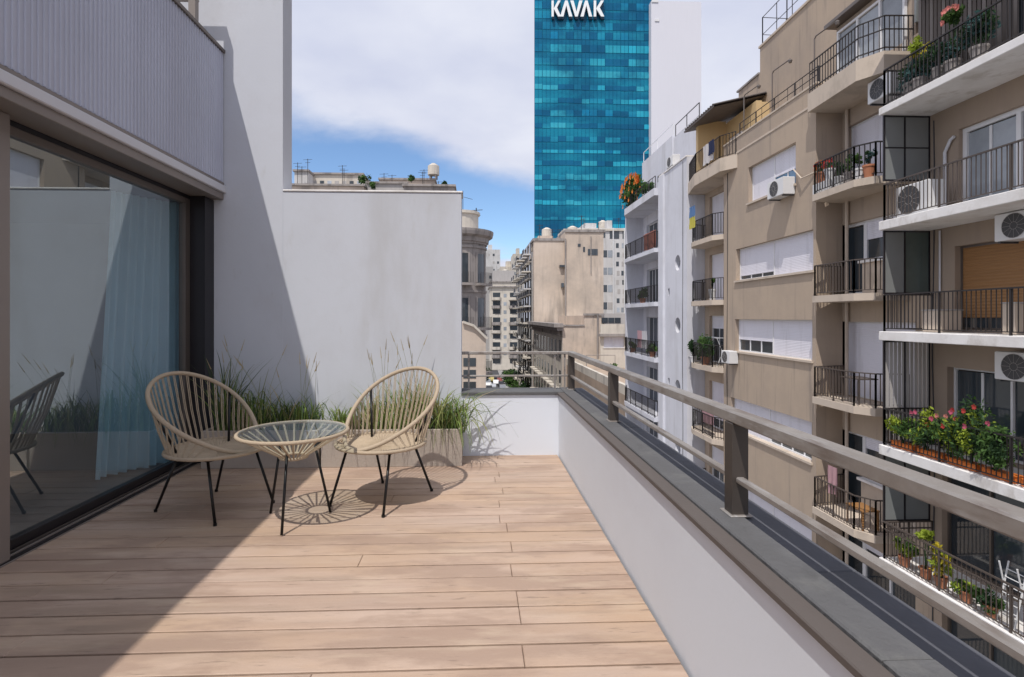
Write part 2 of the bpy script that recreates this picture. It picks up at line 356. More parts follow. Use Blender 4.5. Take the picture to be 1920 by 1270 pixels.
def tag(o, label=None, cat=None, group=None, kind=None):
    if label: o['label'] = label
    if cat: o['category'] = cat
    if group: o['group'] = group
    if kind: o['kind'] = kind
    return o
def thing(name, loc, label, cat, group=None, rz=0):
    o = bpy.data.objects.new(name, None); o.empty_display_size = .2; col.objects.link(o); o.location = loc; o.rotation_euler = (0, 0, rz)
    return tag(o, label, cat, group)
def inst(src, name, parent, loc, rz=0, scale=None):         # another object sharing src's mesh
    o = bpy.data.objects.new(name, src.data); col.objects.link(o); o.parent = parent; o.location = loc; o.rotation_euler = (0, 0, rz)
    if scale: o.scale = scale
    return o
KIDS = {}
def copy_tree(o, parent=None):
    c = o.copy(); col.objects.link(c); c.parent = parent
    for ch in [x for x in col.objects if x.parent == o]: copy_tree(ch, c)
    return c

def wall_mesh(mb, mp, a0, a1, b0, b1, holes, th):
    """a wall panel with real openings; mp(a,b,c) maps along / up / inward to the world"""
    A = sorted({a0, a1} | {x for h in holes for x in h[:2] if a0 < x < a1}); B = sorted({b0, b1} | {x for h in holes for x in h[2:4] if b0 < x < b1})
    for i in range(len(A)-1):
        for j in range(len(B)-1):
            ca = (A[i]+A[i+1])/2; cb = (B[j]+B[j+1])/2
            if any(h[0] < ca < h[1] and h[2] < cb < h[3] for h in holes): continue
            mb.quad(mp(A[i], B[j], 0), mp(A[i+1], B[j], 0), mp(A[i+1], B[j+1], 0), mp(A[i], B[j+1], 0))
            mb.quad(mp(A[i], B[j+1], th), mp(A[i+1], B[j+1], th), mp(A[i+1], B[j], th), mp(A[i], B[j], th))
    for (x0, x1, y0, y1) in [(a0, a1, b0, b1)]+[h[:4] for h in holes]:
        mb.quad(mp(x0, y0, 0), mp(x0, y1, 0), mp(x0, y1, th), mp(x0, y0, th)); mb.quad(mp(x1, y0, 0), mp(x1, y0, th), mp(x1, y1, th), mp(x1, y1, 0))
        mb.quad(mp(x0, y0, 0), mp(x0, y0, th), mp(x1, y0, th), mp(x1, y0, 0)); mb.quad(mp(x0, y1, 0), mp(x1, y1, 0), mp(x1, y1, th), mp(x0, y1, th))
def mapX(X): return lambda a, b, c: (X+c, a, b)
def mapY(Y): return lambda a, b, c: (a, Y+c, b)
def mbox(mb, mp, a0, a1, b0, b1, c0, c1):
    p = mp(a0, b0, c0); q = mp(a1, b1, c1); mb.box(p[0], q[0], p[1], q[1], p[2], q[2])

def shutter_window(parent, mp, a0, a1, b0, b1, panels, depth=.12, sill=None, fr=.05, shut=None, framemat=None, glass=None):
    """panels: one number per leaf, how far its roller shutter is down (1 = closed); glass panes show below"""
    framemat = framemat or WFR; shut = shut or SHUT; glass = glass or PANE
    n = len(panels); wd = (a1-a0)/n; m = MB()
    mbox(m, mp, a0, a1, b1-fr, b1, depth, depth+.08); mbox(m, mp, a0, a1, b0, b0+fr, depth, depth+.08)
    for k in range(n+1):
        c = a0+wd*k; lo = c if k == 0 else c-fr/2; hi = c+fr if k == 0 else (c if k == n else c+fr/2)
        if k == n: lo = c-fr
        mbox(m, mp, lo, hi, b0+fr, b1-fr, depth+.002, depth+.078)
    f = m.build('window', framemat, parent)
    for k, s in enumerate(panels):
        x0 = a0+wd*k+fr*.6; x1 = a0+wd*(k+1)-fr*.6; H = b1-b0-2*fr; zc = b1-fr-H*s
        if s > 0:
            q = MB(); mbox(q, mp, x0, x1, zc, b1-fr, depth+.02, depth+.05); mbox(q, mp, x0, x1, zc-.03, zc, depth+.012, depth+.058); q.build('roller_shutter', shut, f)
        if s < .97:
            q = MB(); mbox(q, mp, x0, x1, b0+fr, zc-.03, depth+.055, depth+.065); q.build('pane', glass, f)
            nm = max(1, round((x1-x0)/.7)); q = MB()
            for i in range(1, nm): xx = x0+(x1-x0)*i/nm; mbox(q, mp, xx-.03, xx+.03, b0+fr, zc-.032, depth+.035, depth+.054)
            if nm > 1: q.build('glazing_bar', framemat, f)
    if sill:
        q = MB(); mbox(q, mp, a0-.06, a1+.06, b0-.07, b0+.003, -.07, depth+.003); q.build('window_sill', sill, f)
    return f
def offset_poly(pts, d):
    out = []
    for i, p in enumerate(pts):
        p = Vector(p)
        ds = []
        if i > 0: ds.append((p-Vector(pts[i-1])).normalized())
        if i < len(pts)-1: ds.append((Vector(pts[i+1])-p).normalized())
        nn = Vector((0, 0))
        for q in ds: nn += Vector((q.y, -q.x))
        nn.normalize(); out.append(tuple(p+nn*d))
    return out
def railing(parent, path, z, h, m, pitch=.12, r=.009, top=.04, posts=1.2, low=.08, mid=None, name='railing'):
    q = MB(); b = MB(); P = [Vector(p) for p in path]
    for a, c in zip(P[:-1], P[1:]):
        q.rbar((a.x, a.y, z+h), (c.x, c.y, z+h), top, top*.6); q.rbar((a.x, a.y, z+low), (c.x, c.y, z+low), .025, .02)
        if mid: q.rbar((a.x, a.y, z+mid), (c.x, c.y, z+mid), .02, .02)
        Ld = (c-a).length; n = max(1, round(Ld/pitch)); npost = max(1, round(Ld/posts))
        for i in range(n+1):
            p = a.lerp(c, i/n); b.rbar((p.x, p.y, z+low), (p.x, p.y, z+h-top*.3), 2*r, 2*r)
        for i in range(npost+1):
            p = a.lerp(c, i/npost); q.rbar((p.x, p.y, z), (p.x, p.y, z+h), .035, .035)
    f = q.build(name, m, parent); b.build('balusters', m, f if f.parent and not f.parent.parent else f, stuff=True)
    return f
def balcony(parent, poly, z, th, h, slabm, railm, pitch=.12, rail=True, open_ends=True, inset=.05, **kw):
    """poly runs wall -> front -> wall"""
    q = MB(); q.prism(poly, z-th, z); s = q.build('balcony', slabm, parent)
    if rail:
        c = Vector((sum(p[0] for p in poly)/len(poly), sum(p[1] for p in poly)/len(poly)))
        path = []
        for p in poly:
            v = Vector(p); d = (c-v); path.append((v.x+(inset if d.x > 0 else 0)*(1 if abs(d.x) > .1 else 0), v.y+(inset if d.y > 0 else -inset)))
        q = MB(); b = MB(); P = [Vector(p) for p in path]
        top = .045; low = .09; r = kw.get('r', .009); posts = kw.get('posts', 1.1)
        for a, e in zip(P[:-1], P[1:]):
            q.rbar((a.x, a.y, z+h), (e.x, e.y, z+h), top, .03); q.rbar((a.x, a.y, z+low), (e.x, e.y, z+low), .025, .02)
            Ld = (e-a).length; n = max(1, round(Ld/pitch)); npost = max(1, round(Ld/posts))
            for i in range(n+1):
                p = a.lerp(e, i/n); b.rbar((p.x, p.y, z+low), (p.x, p.y, z+h-.01), 2*r, 2*r)
            for i in range(npost+1):
                p = a.lerp(e, i/npost); q.rbar((p.x, p.y, z), (p.x, p.y, z+h), .035, .035)
        q.build('railing', railm, s); b.build('baluster', railm, s, stuff=True)
    return s
def ac_unit(loc, sx, sy, sz, face, label, group='air conditioners on the facades', nm='air_conditioner'):
    """face 'x' : fan looks to -x (long side along y); face 'y' : fan looks to -y"""
    t = thing(nm, loc, label, 'air conditioner', group)
    x, y, z = loc
    MB().cbox(x-sx/2, x+sx/2, y-sy/2, y+sy/2, z+.04, z+sz, .015).build('casing', ACW, t)
    MB().box(x-sx/2+.02, x+sx/2, y-sy/2+.05, y-sy/2+.1, z, z+.045).box(x-sx/2+.02, x+sx/2, y+sy/2-.1, y+sy/2-.05, z, z+.045).build('bracket', ACG, t)
    r = min(sz-.1, (sy if face == 'x' else sx)-.1)/2; g = MB(); b = MB()
    cz = z+.04+(sz-.04)/2
    for k in range(20):
        a = 2*math.pi*k/20; c = 2*math.pi*(k+1)/20
        if face == 'x':
            X = x-sx/2-.004; cy0 = y+sy*.08
            g.quad((X, cy0, cz), (X, cy0+r*math.cos(a), cz+r*math.sin(a)), (X, cy0+r*math.cos(c), cz+r*math.sin(c)))
        else:
            Y = y-sy/2-.004; cx0 = x
            g.quad((cx0, Y, cz), (cx0+r*math.cos(c), Y, cz+r*math.sin(c)), (cx0+r*math.cos(a), Y, cz+r*math.sin(a)))
    for rr in (r*.30, r):
        pts = []
        for k in range(20):
            a = 2*math.pi*k/20
            pts.append((x-sx/2-.01, y+sy*.08+rr*math.cos(a), cz+rr*math.sin(a)) if face == 'x' else (x+rr*math.cos(a), y-sy/2-.01, cz+rr*math.sin(a)))
        b.tube(pts, .0035, 4, True)
    for k in range(12):
        a = k*math.pi/6
        e = [((x-sx/2-.01, y+sy*.08+q*math.cos(a), cz+q*math.sin(a)) if face == 'x' else (x+q*math.cos(a), y-sy/2-.01, cz+q*math.sin(a))) for q in (r*.3, r)]
        b.tube(e, .0025, 4)
    g.build('fan_opening', ACG, t); b.build('fan_grille', GREYR, t)
    return t
def leaf_mesh(mb, c, rad, n, size, seed=0, flat=1., aspect=1.6):
    rng = random.Random(seed)
    clumps = []
    for k in range(max(3, n//45)):
        while True:
            p = Vector((rng.uniform(-1, 1), rng.uniform(-1, 1), rng.uniform(-1, 1)))
            if p.length < 1: break
        clumps.append((Vector((c[0]+p.x*rad[0]*.72, c[1]+p.y*rad[1]*.72, c[2]+p.z*rad[2]*.72)), rng.uniform(.25, .5)))
    for i in range(n):
        q, cr_ = clumps[i % len(clumps)]
        d = Vector((rng.gauss(0, 1), rng.gauss(0, 1), rng.gauss(0, 1))).normalized()*rng.random()**.45*cr_
        p = q+Vector((d.x*rad[0], d.y*rad[1], d.z*rad[2]))
        nrm = Vector((rng.gauss(0, 1), rng.gauss(0, 1), rng.gauss(0, .7)+.5)).normalized()
        a = nrm.orthogonal().normalized(); a.rotate(Matrix.Rotation(rng.random()*6.28, 3, nrm)); b = nrm.cross(a)
        s_ = size*rng.uniform(.6, 1.35)
        mb.quad(p-a*s_*aspect*.5, p+b*s_*.32+nrm*s_*.06, p+a*s_*aspect*.5, p-b*s_*.32+nrm*s_*.06)
    return mb
def bush(name, c, rad, n, size, mats, label, cat='plant', group=None, seed=1, pot=None, flowers=None, fl_n=0, fl_size=.06, ground=None):
    g0 = c[2]-rad[2]-(pot[2]*.8 if pot else 0) if ground is None else ground
    t = thing(name, (c[0], c[1], g0), label, cat, group)
    for k, m in enumerate(mats):
        mb = MB(); leaf_mesh(mb, c, rad, n//len(mats), size, seed*13+k); mb.build('foliage', m, t, stuff=True)
    st = MB(); rng = random.Random(seed)
    for k in range(5):
        st.tube([(c[0]+rng.uniform(-.1, .1)*rad[0], c[1]+rng.uniform(-.1, .1)*rad[1], g0+(pot[2]*.8 if pot else 0)), (c[0]+rng.uniform(-.5, .5)*rad[0], c[1]+rng.uniform(-.5, .5)*rad[1], c[2]+rad[2]*.4)], .012*max(1, rad[2]), 5, r2=.004)
    st.build('stem', LEAF[2], t)
    if flowers:
        for j, fm in enumerate(flowers):
            mb = MB()
            for k in range(fl_n//len(flowers)):
                d = Vector((-abs(rng.gauss(0, .6)), rng.gauss(0, 1), rng.gauss(.5, .6))).normalized()
                p = Vector((c[0]+d.x*rad[0]*.95, c[1]+d.y*rad[1]*.95, c[2]+d.z*rad[2]*.9))
                for pe in range(6):
                    a = pe*math.pi/3+rng.random(); e = Vector((-.3, math.cos(a), math.sin(a)))*fl_size
                    s2 = Vector((0, -math.sin(a), math.cos(a)))*fl_size*.45
                    mb.quad(p, p+e*.6+s2, p+e, p+e*.6-s2)
            mb.build('flower', fm, t, stuff=True)
    if pot:
        pm, pr, ph = pot
        MB().lathe([(0, 0), (pr*.72, 0), (pr*.95, ph*.85), (pr*1.06, ph*.85), (pr*1.06, ph), (pr*.9, ph), (pr*.85, ph*.9), (0, ph*.9)], (c[0], c[1], g0), 14).build('pot', pm, t)
    return t

# ================================================================== THE GROUND AND THE STREET
ZS = -20.0                                   # street level below the terrace deck
g = MB(); g.quad((-1500, -1500, ZS-.15), (1500, -1500, ZS-.15), (1500, 1500, ZS-.15), (-1500, 1500, ZS-.15)); tag(g.build('ground', GROUND, at=(0, 0, ZS-.15)), kind='structure')
g = MB(); g.quad((3.0, -40, ZS-.1), (8.8, -40, ZS-.1), (8.8, 215, ZS-.1), (3.0, 215, ZS-.1)); tag(g.build('road', ASPH, at=(6, 80, ZS-.1)), kind='structure')
g = MB().box(1.2, 3.0, -40, 215, ZS-.15, ZS+.02).box(8.8, 10.55, -40, 215, ZS-.15, ZS+.02); tag(g.build('pavement', PAVE, at=(1, 80, ZS)), kind='structure')
g = MB()
for k in range(30): g.box(5.83, 5.95, 20+k*6, 23+k*6, ZS-.096, ZS-.095)
tag(g.build('lane_marking', SIGNW, at=(6, 80, ZS-.1)), kind='structure')

# ================================================================== TERRACE
DX0, DX1, DY0, DY1 = -2.56, .815, -1.6, 5.205
deck = tag(MB().box(DX0-.1, DX1+.02, DY0, DY1+.02, -.25, -.035).build('deck', SOIL), kind='structure')
dl = deck.location
rng = random.Random(3)
PITCH = .1443
def board(x0, x1, yc):
    m = MB(); wv = PITCH-.012+rng.uniform(-.0008, .0008); h = rng.uniform(-.0012, .0012)
    m.cbox(x0+.0012, x1-.0012, yc-wv/2, yc+wv/2, -.028, h, .003)
    me_o = m.build('board', WOOD); me_o.parent = deck; me_o.location = me_o.location-dl
    me_o.rotation_euler = (rng.uniform(-.002, .002), rng.uniform(-.0006, .0006), rng.uniform(-.0007, .0007))
k = 0; y = 2.774-PITCH/2-PITCH*29
while y < DY1-.02:
    if y > DY0:
        cuts = {0: [.20], 1: [-1.88], 2: [.21], 3: [-.62], 4: [.19, -1.9], 5: [-2.1]}[(k*5+k//7) % 6]
        if k % 2: cuts = [c-.02*(k % 3) for c in cuts]
        xs = [DX0]+sorted(cuts)+[DX1-.012]
        for a, b in zip(xs[:-1], xs[1:]): board(a, b, y)
    k += 1; y += PITCH

# low wall and the tall wall behind the planters (one rendered wall, thick, with a return)
wl = thing('boundary_wall', (-1.3, 5.3, -.25), 'white rendered wall behind the planters, tall on the left and stepping down to a low flat top', 'wall')
WT = .25; WX0 = -3.2; WXM = -1.852; WX1 = -.14; WZ = 2.56
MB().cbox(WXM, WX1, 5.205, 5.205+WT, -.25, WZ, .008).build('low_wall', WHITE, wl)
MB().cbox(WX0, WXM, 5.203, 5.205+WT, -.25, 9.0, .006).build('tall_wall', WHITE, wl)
MB().cbox(WXM+.002, WX1+.012, 5.197, 5.215+WT, WZ-.001, WZ+.018, .005).build('wall_capping', SLAB, wl)

# parapet with coping, right side and back
ZP = .618
pp = thing('parapet', (.9, 2.5, -.25), 'white rendered terrace parapet with dark grey stone coping along the street edge', 'parapet')
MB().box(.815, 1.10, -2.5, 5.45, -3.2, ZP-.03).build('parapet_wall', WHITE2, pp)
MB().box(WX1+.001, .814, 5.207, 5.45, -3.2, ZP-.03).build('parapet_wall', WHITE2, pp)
MB().cbox(.797, .862, -2.5, 5.187, ZP-.029, ZP-.004, .004).build('drip_edge', COPB, pp)
for k in range(7):
    y0 = -2.5+k*1.2; MB().cbox(.863, .978, y0+.002, min(y0+1.198, 5.5), ZP-.03, ZP+.006, .005).build('coping_stone', CONC, pp)
for k in range(4):
    y0 = -2.5+k*2.0; MB().cbox(.982, 1.105, y0+.002, min(y0+1.998, 5.5), ZP-.03, ZP-.002, .003).build('flashing_strip', CONCD, pp)
MB().cbox(WX1-.0, .861, 5.189, 5.50, ZP-.028, ZP+.004, .005).build('coping_stone', CONC, pp)
MB().box(1.106, 1.32, -2.5, 5.5, .16, .20).build('ledge', CONCD, pp)

# railing on the parapet
rl = thing('terrace_railing', (.965, 2.5, ZP), 'bronze metal railing with flat top rail and slim lower rail on the parapet coping', 'railing')
RX = .965
PY = [-1.6, .17, 1.94, 3.71, 5.36]
for y in PY:
    MB().cbox(RX-.03, RX+.03, y-.03, y+.03, ZP, .962, .003).build('post', RAILD, rl)
    MB().cbox(RX-.042, RX+.042, y-.045, y+.045, ZP+.005, ZP+.011, .003).build('base_plate', RAILM, rl)
MB().cbox(RX-.029, RX+.029, -2.2, 5.40, .962, 1.004, .005).build('top_rail', RAILM, rl)
MB().cbox(RX-.015, RX+.015, -2.2, 5.36, .744, .766, .004).build('lower_rail', RAILM, rl)
MB().cbox(WX1+.002, RX-.030, 5.345, 5.395, .975, 1.004, .004).build('top_rail', RAILM, rl)
MB().cbox(WX1+.002, RX-.031, 5.36, 5.38, .75, .768, .003).build('lower_rail', RAILM, rl)
for x in (-.07, .80, .90): MB().cbox(x-.009, x+.009, 5.361, 5.379, ZP, .975, .002).build('post', RAILM, rl)

# ------------------------------------------------------------------ the house on the left
hs = thing('terrace_house', (-2.6, 3.0, -.25), 'upper floor of the terrace house with ribbed grey cladding over a large sliding glass door', 'house')
CX = -2.415; CZ0 = 2.64; CZ1 = 3.87
edges = [-2.1, -1.38, -.66, .06, .78, 1.50, 2.25, 2.97, 3.69, 4.41, 5.195]
for a, b in zip(edges[:-1], edges[1:]):        # ribbed metal sheets
    m = MB(); n = round((b-a-.006)/.04); w_ = (b-a-.006)/n
    prof = []
    for k in range(n):
        y = a+.003+k*w_
        prof += [(y, 0), (y+w_*.60, 0), (y+w_*.68, .007), (y+w_*.92, .007)]
    prof.append((b-.003, 0))
    for (p, q) in zip(prof[:-1], prof[1:]):
        m.quad((CX+p[1], p[0], CZ0), (CX+p[1], p[0], CZ1), (CX+q[1], q[0], CZ1), (CX+q[1], q[0], CZ0))
    m.box(CX-.02, CX-.004, a+.003, b-.003, CZ0, CZ1)
    m.build('cladding_sheet', CLAD, hs)
MB().box(-3.0, CX-.025, -2.1, 5.20, 2.64, 3.86).build('upper_wall', WHITE, hs)
MB().cbox(-2.75, CX+.022, -2.1, 5.20, 3.872, 3.905, .004).build('roof_capping', BRONZE, hs)
MB().cbox(-2.6, CX+.010, -2.1, 5.20, 2.605, 2.636, .004).build('drip_trim', BRONZEL, hs)
MB().cbox(-2.62, CX+.030, -2.1, 5.20, 2.535, 2.603, .006).build('fascia', FASCIA, hs)
MB().cbox(-2.64, CX+.006, -2.1, 5.20, 2.47, 2.533, .004).build('lintel_beam', BRONZEL, hs)
MB().box(-2.80, -2.645, -2.1, 5.20, 2.44, 2.53).build('head_recess', BLACKF, hs)
MB().box(-4.2, -4.0, -2.1, 5.2, 3.86, 7.4).build('rear_upper_wall', WHITE, hs)
MB().box(-8.0, -3.01, -2.1, 5.20, 3.60, 3.868).build('roof_slab', CONC, hs)
# sliding door
GX = -2.665
dr = MB().cbox(-2.70, -2.57, 2.60, 3.05, 0.0, 2.468, .004).build('sliding_door', BRONZEL, hs)
MB().cbox(GX-.03, GX+.03, 4.955, 5.03, .04, 2.438, .003).build('stile', BRONZE, dr)
MB().cbox(GX-.03, GX+.03, 3.052, 4.953, .03, .085, .003).build('bottom_rail', BLACKF, dr)
MB().cbox(GX-.03, GX+.03, 3.052, 4.953, 2.385, 2.438, .003).build('top_rail', BRONZE, dr)
MB().box(GX-.004, GX+.004, 3.052, 4.953, .087, 2.383).build('glass_pane', DOORGL, dr)
MB().box(GX-.004, GX+.004, -2.0, 2.598, .087, 2.383).build('glass_pane', DOORGL, dr)
MB().cbox(GX-.03, GX+.03, -2.0, 2.598, .03, .085, .003).build('bottom_rail', BLACKF, dr)
MB().cbox(-2.70, -2.50, 5.032, 5.202, -.02, 2.468, .004).build('door_jamb', BLACKF, hs)
tr = MB().box(-2.78, -2.565, -2.1, 5.03, -.06, .012).build('door_track', BLACKF, hs)
for k, (x, m_) in enumerate(((-2.745, BLACKF), (-2.695, BRONZE), (-2.632, BRONZE), (-2.60, BRONZEL))): MB().cbox(x-.006, x+.006, -2.1, 5.03, .012, .034-.004*k, .001).build('track_rail', m_, tr)
MB().cbox(-2.598, -2.562, -2.1, 5.03, -.028, .004, .002).build('threshold_strip', BRONZEL, hs)
# room behind the glass
MB().box(-7.5, -2.79, -2.0, 6.4, -.15, 0.0).build('room_floor', ROOMF, hs)
MB().box(-7.5, -2.81, -2.0, 6.4, 2.44, 2.6).build('room_ceiling', ROOMW, hs)
MB().box(-7.7, -7.5, -2.0, -1.5, 0, 2.6).box(-7.7, -7.5, 5.6, 6.4, 0, 2.6).box(-7.7, -7.5, -1.5, 5.6, 0, .2).box(-7.7, -7.5, -1.5, 5.6, 2.35, 2.6).box(-7.5, -2.81, 6.4, 6.6, 0, 2.6).box(-7.5, -2.71, -2.2, -2.0, 0, 2.6).build('room_wall', ROOMW, hs)  # large rear opening added out of view so skylight backlights the curtain
MB().box(-2.80, -2.71, 5.21, 6.4, 0, 2.43).build('room_wall', ROOMW, hs)
# upstairs railing stub at the corner of the roof terrace
ur = thing('upstairs_railing', (-2.52, 5.0, 3.9), 'brown metal railing post and handrail of the roof terrace above the cladding', 'railing')
MB().cbox(-2.56, -2.50, 4.86, 4.92, 3.906, 4.62, .003).build('post', BRONZEL, ur)
MB().cbox(-3.9, -2.50, 4.93, 4.98, 4.56, 4.60, .003).build('handrail', BRONZEL, ur)
MB().cbox(-3.9, -2.52, 4.94, 4.97, 4.22, 4.24, .003).build('lower_rail', BRONZEL, ur)

# curtain gathered at the far end of the door
m = MB(); pts = []
n = 150
for k in range(n+1):
    t = k/n; x = -3.06+t*.30; y = 4.60+t*.52
    a = math.sin(t*58)+.5*math.sin(t*23+1)
    pts.append((x, y, a))
rows = 14
for j in range(rows+1):
    fz = j/rows; z = .02+fz*2.39; amp = .034*(1.15-.45*fz)
    for (x, y, a) in pts:
        sq = 1-.0*fz
        sway = (1-fz)**1.5*.03*math.sin(y*9)
        m.v.append((x+amp*a*.86+sway-.05*(1-fz), y-amp*a*.5*1.0-.10*(1-fz)*(1-(y-4.6)/.52), z))
for j in range(rows):
    for k in range(n):
        a = j*(n+1)+k; m.f.append((a, a+1, a+n+2, a+n+1))
tag(m.build('curtain', CURT, smooth=True), 'pale blue curtain gathered behind the far end of the sliding glass door', 'curtain')

# ------------------------------------------------------------------ planters
def planter(x0, x1, label):
    t = thing('planter', ((x0+x1)/2, 5.0, 0), label, 'planter', 'stone planters along the white wall')
    y0, y1, h, th = 4.84, 5.17, .335, .03
    m = MB(); m.cbox(x0, x1, y0, y0+th, 0, h, .004); m.cbox(x0, x1, y1-th, y1, 0, h, .004)
    m.cbox(x0, x0+th, y0+th, y1-th, 0, h-.0005, .004); m.cbox(x1-th, x1, y0+th, y1-th, 0, h-.0005, .004)
    m.build('box', PLANT, t)
    MB().box(x0+th, x1-th, y0+th, y1-th, .02, h-.045).build('soil', SOIL, t)
planter(-1.385, -.125, 'tan stone planter standing behind the chair on the right, nearer the open parapet')
planter(-2.44, -1.41, 'tan stone planter in the shade behind the chair beside the glass door')

def grass(cx, n, hgt, spread, mats_w, seed, label, droop=1.0, lean=(0, 0), cyv=5.0):
    rg = random.Random(seed)
    t = thing('grass_plant', (cx, cyv, .29), label, 'ornamental grass', 'grasses growing in the planters')
    for ki, (gm, cnt) in enumerate(mats_w):
        mb = MB()
        tufts = [(rg.uniform(-.5, .5)*spread, rg.uniform(-.08, .08), rg.uniform(.6, 1.15)) for _ in range(5)]
        for k in range(int(n*cnt*.95)):
            tu = rg.choice(tufts)
            a = rg.random()*6.283; rr = rg.random()*.09
            bx = cx+tu[0]+math.cos(a)*rr*.45; by = cyv+tu[1]+math.sin(a)*rr*.4
            H = hgt*tu[2]*rg.uniform(.5, 1.12); az = rg.random()*6.283; out = H*rg.uniform(.15, .95)*droop
            dx = math.cos(az)*out+lean[0]*H; dy = math.sin(az)*out*.65+lean[1]*H
            if by+dy > 5.17: dy = 5.17-by
            px_, py_ = -math.sin(az), math.cos(az); w0 = rg.uniform(.003, .0075)
            seg = 6; last = None; dr_ = rg.uniform(.1, .75)*droop
            for s_ in range(seg+1):
                f = s_/seg; x = bx+dx*f**1.6; yy = by+dy*f**1.6; z = .285+H*(f-dr_*.5*f**3.2)
                yy = min(yy, 5.195)
                ww = w0*(1-f**2.5)+.0004
                cur = ((x-px_*ww, min(yy-py_*ww, 5.197), z), (x+px_*ww, min(yy+py_*ww, 5.197), z))
                if last: mb.quad(last[0], last[1], cur[1], cur[0])
                last = cur
        mb.build('blades', gm, t, stuff=True)
    return t
G_, O_, S_, D_ = GRASS
grass(-.30, 170, .52, .22, ((G_, .35), (O_, .3), (S_, .25), (D_, .1)), 1, 'arching green grass at the right end of the right planter, drooping over its corner', 1.35, (.30, -.05))
grass(-.58, 190, .55, .25, ((G_, .4), (O_, .2), (S_, .35)), 2, 'straw tipped upright grass right of centre in the right planter, seen through the chair back', .7)
grass(-.86, 170, .50, .25, ((G_, .3), (O_, .3), (S_, .35)), 3, 'straw tipped grass left of centre in the right planter, behind the chair cords', .8)
grass(-1.17, 150, .36, .26, ((G_, .5), (O_, .4), (S_, .1)), 4, 'short yellow green grass at the left end of the right planter, above the glass table', .9)
grass(-1.56, 130, .40, .24, ((G_, .35), (D_, .45), (O_, .2)), 5, 'green grass at the right end of the shaded planter, between table and white wall', 1.0)
grass(-1.84, 130, .45, .24, ((G_, .25), (D_, .5), (O_, .15), (S_, .1)), 6, 'dark green grass in the middle of the shaded planter, right of the chair back', .9)
grass(-2.12, 130, .50, .22, ((G_, .3), (D_, .35), (O_, .35)), 7, 'olive grass behind the cords of the chair beside the glass door', .9)
grass(-2.32, 90, .80, .12, ((G_, .25), (D_, .45), (O_, .3)), 8, 'tallest dark grass rising in the corner beside the black door jamb', .7)
def stalks(cx, n, seed, label, hmin=.7, hmax=.98):
    rg = random.Random(seed); t = thing('seed_head_stalks', (cx, 5.0, .29), label, 'ornamental grass', 'seed head stalks in the planters')
    a = MB(); b = MB()
    for k in range(n):
        x0 = cx+rg.uniform(-.2, .2); H = rg.uniform(hmin, hmax); lx = rg.uniform(-.22, .22); ly = rg.uniform(-.3, .1)
        pts = [(x0+lx*f**1.8, 5.0+ly*f**1.5, .285+H*(f-.06*f**3)) for f in (0, .25, .5, .75, .9)]
        a.tube(pts, .0016, 4, r2=.001); p = Vector(pts[-1]); q = Vector(pts[-2]); d = (p-q).normalized()
        b.tube([p, p+d*.03, p+d*.075, p+d*.11], .0045, 5, r2=.001)
    a.build('stalk', O_, t); b.build('seed_head', S_, t)
stalks(-.72, 14, 31, 'thin stalks with straw seed heads rising above the right chair back')
stalks(-2.1, 9, 32, 'thin stalks with seed heads against the shaded wall beside the door jamb', .7, .95)
stalks(-1.65, 7, 33, 'few thin stalks at the edge of the wall shadow behind the table', .55, .8)

